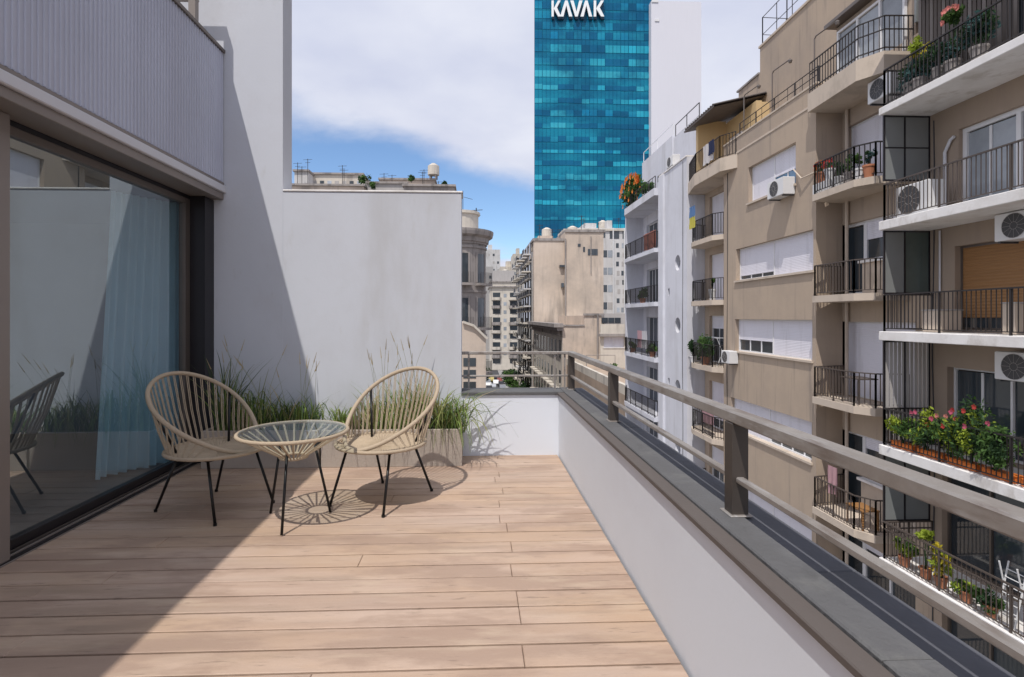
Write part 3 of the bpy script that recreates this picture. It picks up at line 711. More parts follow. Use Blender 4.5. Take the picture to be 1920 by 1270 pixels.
# ------------------------------------------------------------------ rattan chairs
def make_chair(loc, rz, label):
    t = thing('rattan_chair', loc, label, 'chair', 'rattan cord chairs on the deck', rz)
    SR = .325; SY = .02; SZ = .425
    def ring(a): return Vector((SR*math.sin(a), SY+SR*math.cos(a), SZ))
    def hoop(a):                       # a = 0 at the front, pi at the top of the back
        f = (1-math.cos(a))/2; r = SR+.01
        x = (.205+.165*math.sin(a/2)**1.8)*math.sin(a)*(1+.10*math.sin(a)**2); y = -.055+.385*math.cos(a)-.02*f
        return Vector((x, y, SZ+.006+.50*f**1.2))
    n = 64
    MB().tube([ring(2*math.pi*k/48) for k in range(48)], .013, 8, True).build('seat_ring', ROPE, t, local=True, smooth=True)
    MB().tube([hoop(2*math.pi*k/n) for k in range(n)], .0155, 10, True).build('back_hoop', ROPE, t, local=True, smooth=True)
    # woven seat: radial cords over a dished disc
    m = MB(); NR = 13; NA = 144; i0 = 0
    for j in range(NR+1):
        r = SR*j/NR
        for k in range(NA):
            a = 2*math.pi*k/NA; z = SZ-.022*(1-(j/NR)**2)+(.0035 if k % 2 else -.0015)*min(1, j/3)+.0015*math.sin(j*2.3)
            m.v.append((r*math.sin(a), SY+r*math.cos(a), z))
    for j in range(NR):
        for k in range(NA):
            m.f.append((j*NA+k, (j+1)*NA+k, (j+1)*NA+(k+1) % NA, j*NA+(k+1) % NA))
    b0 = len(m.v)
    m.lathe([(.0, SZ-.036), (SR*.6, SZ-.028), (SR, SZ-.008)], (0, SY, 0), 48)
    m.build('woven_seat', ROPES, t, local=True)
    nc = 34
    for k in range(nc+1):
        s = (k/nc)*2-1; a = math.pi+s*R(128); b = math.pi+s*R(112)
        p = ring(b); p.z -= .004; p = p+(Vector((0, SY, SZ))-p)*.06; q = hoop(a)
        for off in (-.0052, .0052):
            side = Vector((math.cos(b), -math.sin(b), 0))
            mid = p.lerp(q, .5)+Vector((0, -.012*math.cos(s), -.012))
            if off < 0: c = MB()
            c.tube([p+side*off*.7, mid+side*off, q+side*off*1.1], .0032, 5)
        c.build('cord', ROPE, t, local=True)
    for sx in (-1, 1):
        for (ty, by, bx) in ((.17, .30, .235), (-.13, -.30, .235)):
            MB().tube([(sx*.19, ty, SZ-.03), (sx*(.19+(bx-.19)), by, .008)], .0095, 8).build('leg', BLKM, t, local=True, smooth=True)
            MB().lathe([(0, 0), (.012, 0), (.012, .018), (0, .02)], (sx*bx, by, 0), 8).build('foot_cap', BLKM, t, local=True)
        h = hoop(math.pi-sx*R(62)); MB().tube([(sx*.20, -.12, SZ-.02), (h.x, h.y, h.z)], .009, 8).build('back_strut', BLKM, t, local=True, smooth=True)
    fr = [(.19, .17), (.19, -.13), (-.19, -.13), (-.19, .17)]
    MB().tube([(x, y, SZ-.034) for x, y in fr], .0085, 6, True).build('under_frame', BLKM, t, local=True)
    return t
make_chair((-1.845, 3.865, 0), -R(117), 'rattan cord chair in the shade beside the glass door, turned towards the table')
make_chair((-.69, 4.00, 0), R(152), 'rattan cord chair in the sun right of the table, its hoop back against the grasses')

# ------------------------------------------------------------------ round side table
tb = thing('side_table', (-1.205, 3.585, 0), 'small round glass topped side table with rattan cords and three black rod legs', 'table')
TR = .345; TZ = .592
MB().tube([(TR*math.cos(a*math.pi/28), TR*math.sin(a*math.pi/28), TZ) for a in range(56)], .0125, 8, True).build('rim_hoop', ROPE, tb, local=True, smooth=True)
MB().tube([(.085*math.cos(a*math.pi/12), .085*math.sin(a*math.pi/12), TZ-.165) for a in range(24)], .010, 8, True).build('lower_hoop', ROPE, tb, local=True, smooth=True)
MB().lathe([(0, TZ+.006), (TR-.012, TZ+.006), (TR-.010, TZ+.010), (TR-.012, TZ+.014), (0, TZ+.014)], (0, 0, 0), 56).build('glass_top', TABGL, tb, local=True, smooth=False)
for k in range(30):
    a = 2*math.pi*k/30; c = MB()
    for off in (-.02, .02):
        b = a+off*.55; d = a+off*1.6
        c.tube([(TR*math.cos(b), TR*math.sin(b), TZ-.003), (.085*math.cos(d), .085*math.sin(d), TZ-.160)], .0034, 5)
    c.build('cord', ROPE, tb, local=True)
for a in (-88, 34, 146):
    c, s = math.cos(R(a)), math.sin(R(a))
    MB().tube([(.14*c, .14*s, TZ-.11), (.245*c, .245*s, .006)], .009, 8).build('leg', BLKM, tb, local=True, smooth=True)
    MB().tube([(.14*c, .14*s, TZ-.11), (.30*c, .30*s, TZ-.012)], .007, 6).build('brace', BLKM, tb, local=True)

# ================================================================== BEIGE APARTMENT BUILDING ACROSS THE STREET
FX = 10.6                                    # facade plane on the far side of the street
b1 = thing('apartment_building', (14, 19.5, ZS), 'beige rendered apartment block with white roller shutters and curved iron balconies', 'building')
YA, YB, YC, YD = 13.0, yx(1530, FX), yx(1357, FX), 26.0
TOPZ = 8.62
RXP = 11.45; LXP = 11.35                      # recessed planes of the right and left bays
# --- middle bay
rows = [(1403, 1492, 266, 345, [0], None), (1380, 1525, 430, 507, 0, 0), (1378, 1523, 600, 677, 0, 0), (1370, 1522, 792, 868, 0, 0), (1380, 1522, 990, 1075, 0, 0)]
holes = []
for (pf, pn, pt, pb, _, _) in rows: holes.append((yx(pn, FX), yx(pf, FX), zx(pn, pb, FX), zx(pn, pt, FX)))
holes += [(holes[4][0], holes[4][1], holes[4][2]-3.1*k, holes[4][3]-3.1*k) for k in (1, 2)]
m = MB(); wall_mesh(m, mapX(FX), YB, YC, ZS, TOPZ, holes, .32); m.build('facade_wall', BEIGE, b1)
m = MB().box(FX+.321, FX+1.2, YB, YB+.2, ZS, TOPZ).box(FX+.321, FX+1.2, YC-.2, YC, ZS, TOPZ); m.build('bay_return_wall', BEIGE, b1)
MB().cbox(FX-.03, FX+.35, YB-.03, YC+.03, TOPZ, TOPZ+.07, .01).build('parapet_coping', BEIGEL, b1)
op = [[.55, 1.], [1., .86], [1., .62], [.55, 1.], [1., 1.], [.8, 1], [1, .7]]
for h, o_ in zip(holes, op):
    gl = PANEB if h is holes[0] else PANE
    shutter_window(b1, mapX(FX), h[0]+.003, h[1]-.003, h[2]+.003, h[3]-.003, o_, .16, BEIGEL, glass=gl)
# --- right bay, recessed, with balconies
D = {'b': (1588, 1664, 203, 315), 'c': (1574, 1660, 400, 553), 'd': (1571, 1660, 604, 765), 'e': (1575, 1657, 868, 996)}
rb = [8.25, 5.10, 2.0, -1.08, -4.45, -7.6, -10.7]         # slab tops
hr = [(YA+.35, yx(1588, RXP), rb[1]+.02, zx(1640, 212, RXP)), (YA+.45, yx(1574, RXP), rb[2]+.02, zx(1640, 408, RXP)),
      (YA+.45, yx(1571, RXP), rb[3]+.02, zx(1640, 604, RXP)), (YA+.45, yx(1572, RXP), rb[4]+.02, -4.45+2.3), (YA+.45, yx(1572, RXP), rb[5]+.02, rb[5]+2.3), (YA+.45, yx(1572, RXP), rb[6]+.02, rb[6]+2.3)]
m = MB(); wall_mesh(m, mapX(RXP), YA, YB, ZS, TOPZ+.1, hr, .3); m.build('facade_wall', BEIGE, b1)
shutter_window(b1, mapX(RXP), hr[0][0], hr[0][1], hr[0][2], hr[0][3], [1.], .14)
def door_and_window(h, down, glass=PANE):
    a0, a1, z0, z1 = h
    split = a1-.95
    f = shutter_window(b1, mapX(RXP), split, a1, z0, z1, [0.0], .14, glass=glass, fr=.09)
    sillz = z0+1.0
    q = MB(); mbox(q, mapX(RXP), a0, split-.002, z0, sillz, .03, .28); q.build('spandrel_wall', BEIGEL, b1)
    shutter_window(b1, mapX(RXP), a0, split-.003, sillz+.003, z1, [down, down], .12, SLAB, fr=.06, glass=glass)
door_and_window(hr[1], .45); shutter_window(b1, mapX(RXP), *hr[2], [1.], .14)
door_and_window(hr[3], .25); door_and_window(hr[4], .1); door_and_window(hr[5], .5)
poly = lambda z: [(RXP, YB-.02), (FX-.28, YB-.25), (FX-.30, YA+1.15), (FX-.02, YA+.72), (RXP, YA+.62)]
for i, z in enumerate(rb):
    if i == 0: continue
    balcony(b1, poly(z), z, .20, .92, BEIGEL, RAILB if i > 1 else IRON, pitch=.125, r=.010)
# upper corner balcony with thick chamfered front
m = MB(); m.prism([(RXP, YB+.1), (FX-.28, YB-.02), (FX-.35, YA+1.0), (FX+.0, YA+.45), (RXP, YA+.45)], 7.72, 8.28); tb_ = m.build('balcony', BEIGEL, b1)
m = MB(); b = MB()
pth = [(FX-.2, YB+.0), (FX-.25, YA+1.05), (FX+.1, YA+.55), (RXP, YA+.52)]
for a, e in zip(pth[:-1], pth[1:]):
    for z in (8.42, 8.9, 9.25): m.rbar((*a, z), (*e, z), .035, .025)
    n = round((Vector(e)-Vector(a)).length/.13)
    for i in range(n+1):
        p = Vector(a).lerp(Vector(e), i/n); b.rbar((p.x, p.y, 8.3), (p.x, p.y, 9.25), .018, .018)
m.build('railing', IRON, tb_); b.build('baluster', IRON, tb_, stuff=True)
MB().cbox(FX-.02, FX+.10, YB+.08, YC, 7.98, 8.06, .01).build('wall_moulding', BEIGEL, b1)
# --- left bay, recessed, with rounded balconies
lb = [5.0+.0, 2.05, -1.1, -4.3, -7.5]
lb = [zx(1357, 434, FX-.3), zx(1357, 561, FX-.3), zx(1351, 692, FX-.3), zx(1352, 832, FX-.3)]; lb.append(lb[-1]-3.1)
hl = []
for z in lb: hl.append((YC+1.0, YD-.5, z+.02, z+2.25))
m = MB(); wall_mesh(m, mapX(LXP), YC-.3, YD, ZS, 8.0, hl, .3); m.build('facade_wall', BEIGE, b1)
for h, dn in zip(hl, (1., 1., .25, .8, .5)): shutter_window(b1, mapX(LXP), *h, [dn], .14)
for z in lb:
    fx = FX-.32; pl = [(LXP, YC+.03), (FX-.0, YC+.05), (fx, YC+.45)]
    pl += [(fx+.0, YD-1.0), (FX-.08, YD-.35), (LXP, YD-.05)]
    balcony(b1, pl, z, .22, .95, BEIGEL, IRON, pitch=.14, r=.011)
# top-left loggia slab with chamfered ends, ochre penthouse over it
zt = zx(1375, 288, FX-.2)
MB().prism([(LXP+1, YC-1.2), (FX-.02, YC-1.2), (FX-.45, YC-.6), (FX-.5, YC+1.9), (FX-.1, YD), (LXP+1, YD)], zt-.55, zt).build('terrace_slab', BEIGEL, b1)
railing(b1, [(FX-.02, YC-1.1), (FX-.4, YC-.5), (FX-.42, YC+1.9), (FX-.05, YD-.05)], zt, .95, IRON, pitch=.14)
# roof terrace railing on the middle bay
railing(b1, [(FX+.15, YB+.1), (FX+.15, YC-1.1)], TOPZ+.07, .55, IRON, pitch=.9, r=.006, top=.03, mid=.3)
# --- building core and set-back penthouse
MB().box(11.9, 24, YA, YD-.01, ZS, 8.3).build('core_wall', BEIGE, b1)
PX = 12.9
ph = [(yx(1424, PX), yx(1398, PX), 8.4, 10.3), ]
hs_ = [(yx(1620, PX+0), yx(1575, PX), 8.4, 10.4)]
m = MB(); wall_mesh(m, mapX(PX), YA-.4, yx(1425, PX), 8.31, 13.55, [], .3); m.build('penthouse_wall', BEIGE, b1)
MB().box(PX+.3, 22, YA-.4, yx(1425, PX), 8.31, 13.5).build('penthouse_core', BEIGE, b1)
MB().cbox(PX-.05, PX+.35, YA-.4, yx(1425, PX)+.05, 13.55, 13.66, .01).build('parapet_coping', BEIGEL, b1)
MB().box(PX-.001+.0, 20, yx(1425, PX)+.002, yx(1385, PX), 8.31, 12.4).build('penthouse_wall', BEIGE, b1)
MB().cbox(PX-.06, 20.1, yx(1425, PX)+.052, yx(1383, PX), 12.4, 12.5, .01).build('parapet_coping', STONE, b1)
railing(b1, [(PX+.4, yx(1540, PX)-1), (PX+.4, yx(1414, PX)), (PX+5, yx(1414, PX)+.2)], 13.66, 1.6, IRON, pitch=1.1, r=.012, top=.03, posts=2.2, mid=.8)
for (p0, z0, z1) in ((1400, 9.0, 11.1),):
    f = shutter_window(b1, mapX(PX-.25), yx(1420, PX), yx(1396, PX), 8.5, 10.6, [.4], .1)
# bay window over the corner balcony
bw = MB(); bw.box(FX+.9, PX, YA+.5, YB+.35, 8.3, 10.55).build('corner_room', BEIGE, b1)
shutter_window(b1, mapX(FX+.78), YA+.75, YB+.2, 8.4, 10.35, [0, 0, 0], .02, glass=PANEC, fr=.07)
MB().cbox(FX+.55, PX, YA+.3, YB+.45, 10.56, 10.68, .01).build('canopy', BRONZE, b1)
MB().box(FX+.79, PX, YA+.35, YA+.42, 9.0, 10.5).build('side_screen', SCREEN, b1)
# ochre penthouse at the far end with a dark tiled canopy
ox = 12.3; y0, y1 = yx(1418, ox), YD
m = MB(); wall_mesh(m, mapX(ox), y0, y1, zt, zt+2.9, [(y0+1.2, y0+2.6, zt+.05, zt+2.1)], .25); m.build('ochre_wall', YEL, b1)
MB().box(ox+.25, 20, y0+.02, y1-.02, zt, zt+2.85).build('ochre_wall', YEL, b1)
MB().box(FX+.3, ox, y1-.25, y1, zt, zt+3.0).build('ochre_wall', YEL, b1)
shutter_window(b1, mapX(ox), y0+1.2, y0+2.6, zt+.05, zt+2.1, [.3], .1)
m = MB()
m.quad((FX-.1, y0+.2, zt+2.75), (FX-.1, y1+.5, zt+2.75), (ox+1.5, y1+.5, zt+3.55), (ox+1.5, y0+.2, zt+3.55)).quad((FX-.1, y0+.2, zt+2.67), (ox+1.5, y0+.2, zt+3.47), (ox+1.5, y1+.5, zt+3.47), (FX-.1, y1+.5, zt+2.67))
m.quad((FX-.1, y0+.2, zt+2.67), (FX-.1, y1+.5, zt+2.67), (FX-.1, y1+.5, zt+2.75), (FX-.1, y0+.2, zt+2.75))
cn = m.build('canopy', DARKROOF, b1)
for k in range(14):
    yy = y0+.3+(y1-y0)*k/13; MB().tube([(FX-.12, yy, zt+2.79), (ox+1.5, yy, zt+3.60)], .05, 6).build('roof_tile_row', DARKROOF, cn)
for (px_, hh) in ((1395, 2.1), (1448, 2.1), (1527, 2.1)):      # bent pipes on the roof parapet
    yy = yx(px_, FX+.2)
    t = thing('bent_pipe', (FX+.2, yy, TOPZ+.07), {1395: 'hooked brown pipe on the beige roof parapet, nearest the ochre penthouse', 1448: 'hooked brown pipe in the middle of the beige roof parapet', 1527: 'hooked brown pipe on the beige roof parapet beside the corner balcony'}[px_], 'pipe', 'hooked pipes on the beige roof parapet')
    MB().tube([(FX+.2, yy, TOPZ+.07), (FX+.2, yy, TOPZ+hh-.5), (FX+.22, yy-.05, TOPZ+hh-.42), (FX+.3, yy-.95, TOPZ+hh-.42)], .022, 6).build('pipe', BRONZE, t)
    MB().lathe([(0, 0), (.05, 0), (.07, .08), (.03, .12), (0, .12)], (FX+.3, yy-.95, TOPZ+hh-.55), 8).build('nozzle', BRONZE, t)
# rainwater pipe, cables
MB().tube([(RXP-.08, YB-.3, 8.0), (RXP-.08, YB-.3, ZS)], .05, 8).build('downpipe', BEIGEL, b1)
MB().tube([(FX-.01, holes[0][0]+.1, holes[0][2]+.5), (FX-.12, holes[0][0]-.5, holes[0][2]+.05), (FX-.03, YB+.05, holes[0][2]+.1)], .022, 6).build('cable', BEIGEL, b1)

# ================================================================== RIGHT BUILDING (white slab balconies)
b0 = thing('balcony_building', (14, 4, ZS), 'brown apartment block at the right with long white balcony slabs and glazed rooms', 'building')
WX = 11.3; SX = 10.0; YE = 12.9; YS = -6.0
slabs = [6.53, 3.72, 1.0, -1.80, -4.60, -7.55, -10.4, 9.45]
sths = [.18, .22, .22, .24, .24, .24, .24, .18]
HW = [('w', 6.53, 9.2, YE-.6, 8.6), ('a', 3.76, 5.75, 12.05, 8.2), ('b', 1.03, 3.02, 12.15, 8.2), ('c', -1.77, .16, 12.35, 8.2), ('d', -4.57, -2.35, 12.5, 8.2), ('e', -7.5, -5.3, 12.5, 8.2), ('f', -10.35, -8.2, 12.5, 8.2)]
hw = []
for (k_, z0, z1, ya, yb) in HW: hw += [(yb, ya, z0+.03, z1)]+[(yb-1.2-4.4*j-3.2, yb-1.2-4.4*j, z0+.03, z1) for j in range(3)]
m = MB(); wall_mesh(m, mapX(WX), YS, YE, ZS, 12.4, hw, .28); m.build('facade_wall', BROWN, b0)
MB().box(WX+.9, 24, YS, YE, ZS, 12.4).box(WX+.281, WX+.9, YE-.1, YE, ZS, 12.4).build('core_wall', BROWN, b0)
for i, h in enumerate(hw):
    fl = i//4; first = i % 4 == 0
    if fl == 2: shutter_window(b0, mapX(WX), *h, [.86 if first else 1.], .14, shut=SHUTW, framemat=BRONZE)
    elif fl == 1: shutter_window(b0, mapX(WX), *h, [0, 0, 0], .10, fr=.10, glass=PANEC if not first else PANEC)
    elif fl == 3: shutter_window(b0, mapX(WX), *h, [0, 0, 0], .16, fr=.05, framemat=WFR if first else BRONZE)
    elif fl == 0: shutter_window(b0, mapX(WX), *h, [0, .2, 0], .16, framemat=BRONZE, shut=SHUTW)
    else: shutter_window(b0, mapX(WX), *h, [0, 0, 0, 0], .14, framemat=BRONZE)
for i, (z, th) in enumerate(zip(slabs, sths)):
    m = MB(); m.cbox(SX, WX-.001, YS, YE-.05, z-th, z, .012); s = m.build('balcony', SLAB, b0)
    if i == 7: continue
    q = MB(); b = MB(); h = .90; x = SX+.07; rm = IRON if i in (0, 2, 3) else RAILB
    y0_, y1_ = YS+.1, YE-.14
    for (a, e) in (((x, y0_), (x, y1_)), ((x, y1_), (WX-.02, y1_))):
        q.rbar((*a, z+h), (*e, z+h), .045, .03); q.rbar((*a, z+.07), (*e, z+.07), .025, .02)
        if i == 4: q.rbar((*a, z+h-.16), (*e, z+h-.16), .03, .025)
        Ld = (Vector(e)-Vector(a)).length; n = round(Ld/.105)
        for k in range(n+1):
            p = Vector(a).lerp(Vector(e), k/n); b.rbar((p.x, p.y, z+.07), (p.x, p.y, z+h-.01), .014, .014)
        for k in range(max(1, round(Ld/1.5))+1):
            p = Vector(a).lerp(Vector(e), k/max(1, round(Ld/1.5))); q.rbar((p.x, p.y, z), (p.x, p.y, z+h), .035, .035)
    q.build('railing', rm, s); b.build('baluster', rm, s, stuff=True)
# side screens closing the far end of the balconies
for i, (z, ztop) in enumerate(((slabs[1]+1.0, slabs[0]-.19), (slabs[2]+.92, slabs[1]-.23), (slabs[3]+.02, slabs[2]-.23), (slabs[4]+.9, slabs[3]-.25))):
    y = YE-.09
    fr = MB()
    for x in (SX+.10, SX+.62, WX-.05): fr.box(x-.02, x+.02, y-.02, y+.02, z, ztop)
    fr.box(SX+.12, WX-.07, y-.018, y+.018, z, z+.04).box(SX+.12, WX-.07, y-.018, y+.018, ztop-.04, ztop)
    if i == 0: fr.box(SX+.121, WX-.07, y-.018, y+.018, (z+ztop)/2, (z+ztop)/2+.03)
    f = fr.build('side_screen', BLACKF, b0)
    if i == 2:
        for k in range(11):
            xx = SX+.14+k*.105; MB().box(xx, xx+.075, y-.012, y+.012, z+.04, ztop-.04).build('screen_slat', GREYR, f)
    else:
        MB().box(SX+.12, SX+.60, y-.008, y+.008, z+.04, ztop-.04).build('screen_panel', SCREEN, f)
        MB().box(SX+.64, WX-.07, y-.008, y+.008, z+.04, ztop-.04).build('screen_panel', SCREENG if i == 1 else SCREEN, f)
# pipes on the wall
MB().tube([(WX-.06, 12.35, 3.72), (WX-.06, 12.35, 5.3), (WX-.06, 12.2, 5.55), (WX-.06, 12.1, 5.6)], .035, 8).build('pipe', FASCIA, b0)
MB().tube([(WX-.05, 12.5, 1.0), (WX-.05, 12.5, 3.45)], .02, 6).build('pipe', FASCIA, b0)
MB().box(WX-.06, WX, 12.12, 12.2, 6.6, 9.2).build('pier', BROWN, b0)

# ================================================================== PALE BLUE BUILDING (round windows)
b2 = thing('balcony_building', (14, 31, ZS), 'pale blue white apartment block with a blank pier of round windows and deep balconies', 'building')
Y20, Y21, Y22 = 26.02, yx(1243, FX), yx(1175, FX)
RW = [(yx(1276, FX), zx(1276, py, FX)) for py in (493, 610, 727, 842, 960)]
sq = [(yx(1259, FX), zx(1259, py, FX)) for py in (548, 716)]
# wall with round openings: square cells filled with a ring-to-square collar
cell = .62; rr_ = .36
hl2 = [(y-cell, y+cell, z-cell, z+cell) for y, z in RW]
m = MB(); wall_mesh(m, mapX(FX-.15), Y20, Y21, ZS, 9.3, hl2+[(y-.14, y+.14, z-.2, z+.2) for y, z in sq], .3)
for (y, z) in RW:
    n = 32; c = []; s4 = []
    for k in range(n):
        a = 2*math.pi*k/n; ca, sa = math.cos(a), math.sin(a); e = cell/max(abs(ca), abs(sa))
        c.append((y+rr_*ca, z+rr_*1.12*sa)); s4.append((y+e*ca, z+e*sa))
    for k in range(n):
        j = (k+1) % n
        m.quad((FX-.15, *s4[k]), (FX-.15, *s4[j]), (FX-.15, *c[j]), (FX-.15, *c[k])); m.quad((FX-.15, *c[k]), (FX-.15, *c[j]), (FX+.15, *c[j]), (FX+.15, *c[k]))
m.build('blank_pier', B2W, b2)
for (y, z) in RW:
    q = MB(); n = 24
    q.quad(*[(FX+.10, y+rr_*1.02*math.cos(2*math.pi*k/n), z+rr_*1.15*math.sin(2*math.pi*k/n)) for k in range(n)]); q.build('round_window', PANE, b2)
for (y, z) in sq:
    q = MB().box(FX+.1, FX+.12, y-.14, y+.14, z-.2, z+.2).build('vent_opening', ACG, b2)
MB().box(FX+.16, FX+1.3, Y20, Y20+.2, ZS, 8.8).box(FX+.151, FX+1.4, Y21-.2, Y21, ZS, 9.2).build('side_wall', B2W, b2)
MB().cbox(FX-.28, FX-.151, Y21-.75, Y21-.02, ZS, 9.25, .02).build('pilaster', B2W, b2)
BX = 11.7
zs2 = [8.68, 5.28, 2.22, -.98, -4.35, -7.6]
h2 = [(Y21+1.1, Y22-1.0, z+.05, z+2.35) for z in zs2[1:]]
m = MB(); wall_mesh(m, mapX(BX), Y21, Y22, ZS, 9.2, h2, .3); m.build('recessed_wall', B2W, b2)
for h, dn in zip(h2, ([0, 0, 0], [0, 0, 0, 0], [.2, 0, 0], [0, 0, 0], [0, 0, 0])): shutter_window(b2, mapX(BX), *h, dn, .15, framemat=WFR)
MB().box(BX+.4, 24, Y20, Y22, ZS, 9.0).box(FX-.1, BX+.4, Y22-.25, Y22, ZS, 9.0).build('core_wall', B2W, b2)
for z in zs2:
    th = .42 if z > 8 else .24
    s = balcony(b2, [(BX, Y21+.003), (FX-.5, Y21+.003), (FX-.5, Y22-1.2), (FX-.1, Y22-.1), (BX, Y22-.1)], z, th, .95, B2W, IRON, pitch=.16, r=.012, rail=z < 8)
railing(b2, [(FX-.4, Y21+.1), (FX-.4, Y22-1.2)], 8.68, .7, IRON, pitch=.5, r=.01)
MB().cbox(FX-.2, FX+.2, Y20, Y21+.1, 9.301, 9.38, .01).build('parapet_coping', SLAB, b2)
P2 = 12.6
yA, yB, yM = yx(1308, P2), yx(1207, P2), yx(1264, P2)
MB().box(P2, 22, yA, yM-.03, 9.0, 12.75).build('penthouse_wall', B2W, b2); MB().box(P2-.12, 22, yM, yB, 9.0, 12.9).build('penthouse_wall', B2W, b2)
railing(b2, [(P2+.1, yA), (P2+.1, yM)], 12.75, .8, IRON, pitch=2.2, posts=2.2, top=.05, r=.02)
railing(b2, [(P2, yM+.1), (P2, yB)], 12.9, .8, WFR, pitch=2.6, posts=2.6, top=.05, r=.02)
MB().box(P2-.14, P2-.12, yM+2.0, yM+2.7, 10.6, 11.0).build('vent_opening', ACG, b2)

# ================================================================== FAR BUILDINGS ON THE RIGHT SIDE OF THE STREET
def far_windows(b, mp, a0, a1, z0, z1, nx, nz, w_, h_, m=None, depth=.0, skip=0, seed=1, bal=None, jitter=0.):
    rg = random.Random(seed); proto = None
    for i in range(nx):
        for j in range(nz):
            if rg.random() < skip: continue
            a = a0+(a1-a0)*(i+.5)/nx+rg.uniform(-jitter, jitter); z = z0+(z1-z0)*(j+.5)/nz
            q = MB(); mbox(q, mp, a-w_/2, a+w_/2, z-h_/2, z+h_/2, -.03, .1)
            mats_ = m or (PANE, PANE, PANEC, GREYR)
            o = q.build('window', rg.choice(mats_), b)
            if bal:
                q = MB(); mbox(q, mp, a-w_*.8, a+w_*.8, z-h_/2-.25, z-h_/2-.05, -bal, -.031); q.build('balcony', CREAM, b)
                q = MB(); mbox(q, mp, a-w_*.8, a+w_*.8, z-h_/2-.05, z-h_/2+.75, -bal, -bal+.05); q.build('railing', IRON, b)
# tall party wall
FF = 10.15
TY = 94.
t1 = thing('party_wall_building', (16, TY, ZS), 'tan building with a tall blank stained party wall below the glass tower', 'building')
xa, xb, xc = xy(1001, TY), xy(1058, TY), xy(1130, TY)
zA, zB = zy(1040, 452, TY), zy(1100, 440, TY)
MB().box(xa, xb, TY, TY+30, ZS, zA).build('party_wall', TAN, t1)
MB().box(xb+.002, xc, TY-.6, TY+30, ZS, zB+.3).build('party_wall', TAN, t1)
MB().box(xa-.2, xb, TY-.15, TY+30, zA, zA+.45).box(xb+.002, xc+.3, TY-.8, TY+30, zB+.31, zB+.75).build('parapet_coping', STONE, t1)
MB().tube([(xb+.1, TY-.75, ZS), (xb+.1, TY-.75, zA+.3)], .12, 6).build('downpipe', STONE, t1)
MB().tube([(xb+4.6, TY-.75, zB-7), (xb+4.6, TY-.75, zB-.4)], .08, 6).build('downpipe', STONE, t1)
for (px_, py_, w_, h_) in ((1054, 499, .9, .35), (1055, 535, .45, .75), (1095, 468, .35, .9), (1109, 473, 1.3, 1.1), (1118, 473, .5, 1.1), (1086, 460, .5, .5)):
    X, Y, Z = onY(px_, py_, TY-.6); MB().box(X-w_/2, X+w_/2, TY-.66, TY+.2, Z-h_/2, Z+h_/2).build('window', PANE, t1)
MB().box(xy(1012, TY), xy(1040, TY), TY+2, TY+10, zA, zA+1.2).build('roof_hut', TAN2, t1)
MB().box(xy(1062, TY), xy(1100, TY), TY+3, TY+10, zB, zB+1.5).build('roof_hut', CREAM, t1)
far_windows(t1, mapX(xa), TY+1, TY+30, ZS+1, zA-1, 7, 11, 1.4, 1.7, bal=.9, seed=4)
# white block behind it with many small windows
W2 = 112.
t2 = thing('apartment_building', (26, W2, ZS), 'pale grey apartment block with many small dark windows beside the tan party wall', 'building')
xa2, xb2 = xy(1080, W2), xy(1200, W2)
zt2 = zy(1140, 428, W2)
MB().box(xa2, xb2, W2, W2+15, ZS, zt2).build('facade_wall', PALE, t2)
MB().box(xy(1098, W2), xy(1120, W2), W2+1, W2+8, zt2, zt2+1.2).box(xy(1140, W2), xy(1150, W2), W2+1, W2+6, zt2, zt2+1.8).build('roof_hut', PALE, t2)
MB().box(xa2-.2, xb2, W2-.3, W2+15, zt2-.6, zt2-.2).build('cornice', CREAM, t2)
for (px_, py_) in ((1126, 438), (1152, 440), (1176, 440)):
    X, Y, Z = onY(px_, py_, W2); MB().box(X-1.0, X+1.0, W2-.05, W2+.2, Z-.9, Z+.9).build('window', PANE, t2)
far_windows(t2, mapY(W2), xy(1128, W2), xy(1150, W2), zy(1140, 590, W2), zy(1140, 460, W2), 2, 4, 1.1, 1.5, seed=2)
far_windows(t2, mapY(W2), xy(1154, W2), xy(1184, W2), zy(1140, 590, W2), zy(1140, 452, W2), 3, 8, .6, 1.0, seed=3, jitter=.2)
for px_ in (1150, 1171): X = xy(px_, W2-.3); MB().tube([(X, W2-.2, ZS), (X, W2-.2, zt2)], .14, 6).build('downpipe', ACW, t2)
# low buildings between, roofs just under the horizon
L1 = 62.
t3 = thing('low_building', (13, L1, ZS), 'low building with a stained peach party wall and a pipe running up it', 'building')
x0, x1 = FF+.003, xy(1128, L1)
MB().box(x0, x1, L1, L1+20, ZS, zy(1090, 612, L1)).box(xy(1096, L1), x1, L1+.05, L1+20, ZS, zy(1110, 592, L1)).build('party_wall', TAN2, t3)
MB().box(x0-.1, xy(1096, L1), L1-.1, L1+.2, zy(1090, 612, L1), zy(1090, 609, L1)).box(xy(1096, L1)-.1, x1+.1, L1-.1, L1+.2, zy(1110, 592, L1), zy(1110, 588, L1)).build('parapet_coping', STONE, t3)
X = xy(1120, L1); MB().tube([(X, L1-.15, -8), (X, L1-.15, zy(1120, 588, L1))], .10, 6).build('downpipe', STONE, t3)
L2 = 58.
t4 = thing('low_building', (18, L2, ZS), 'low white building with a shuttered ribbon window beside the peach party wall', 'building')
x0, x1 = xy(1126, L2), xy(1215, L2)
m = MB(); hh = [(xy(1132, L2), xy(1170, L2), zy(1150, 652, L2), zy(1150, 632, L2))]
wall_mesh(m, mapY(L2), x0, x1, ZS, zy(1150, 608, L2), hh, .3); m.build('facade_wall', CREAM, t4)
shutter_window(t4, mapY(L2), *hh[0], [1, 1], .1, SLAB, shut=SHUT)
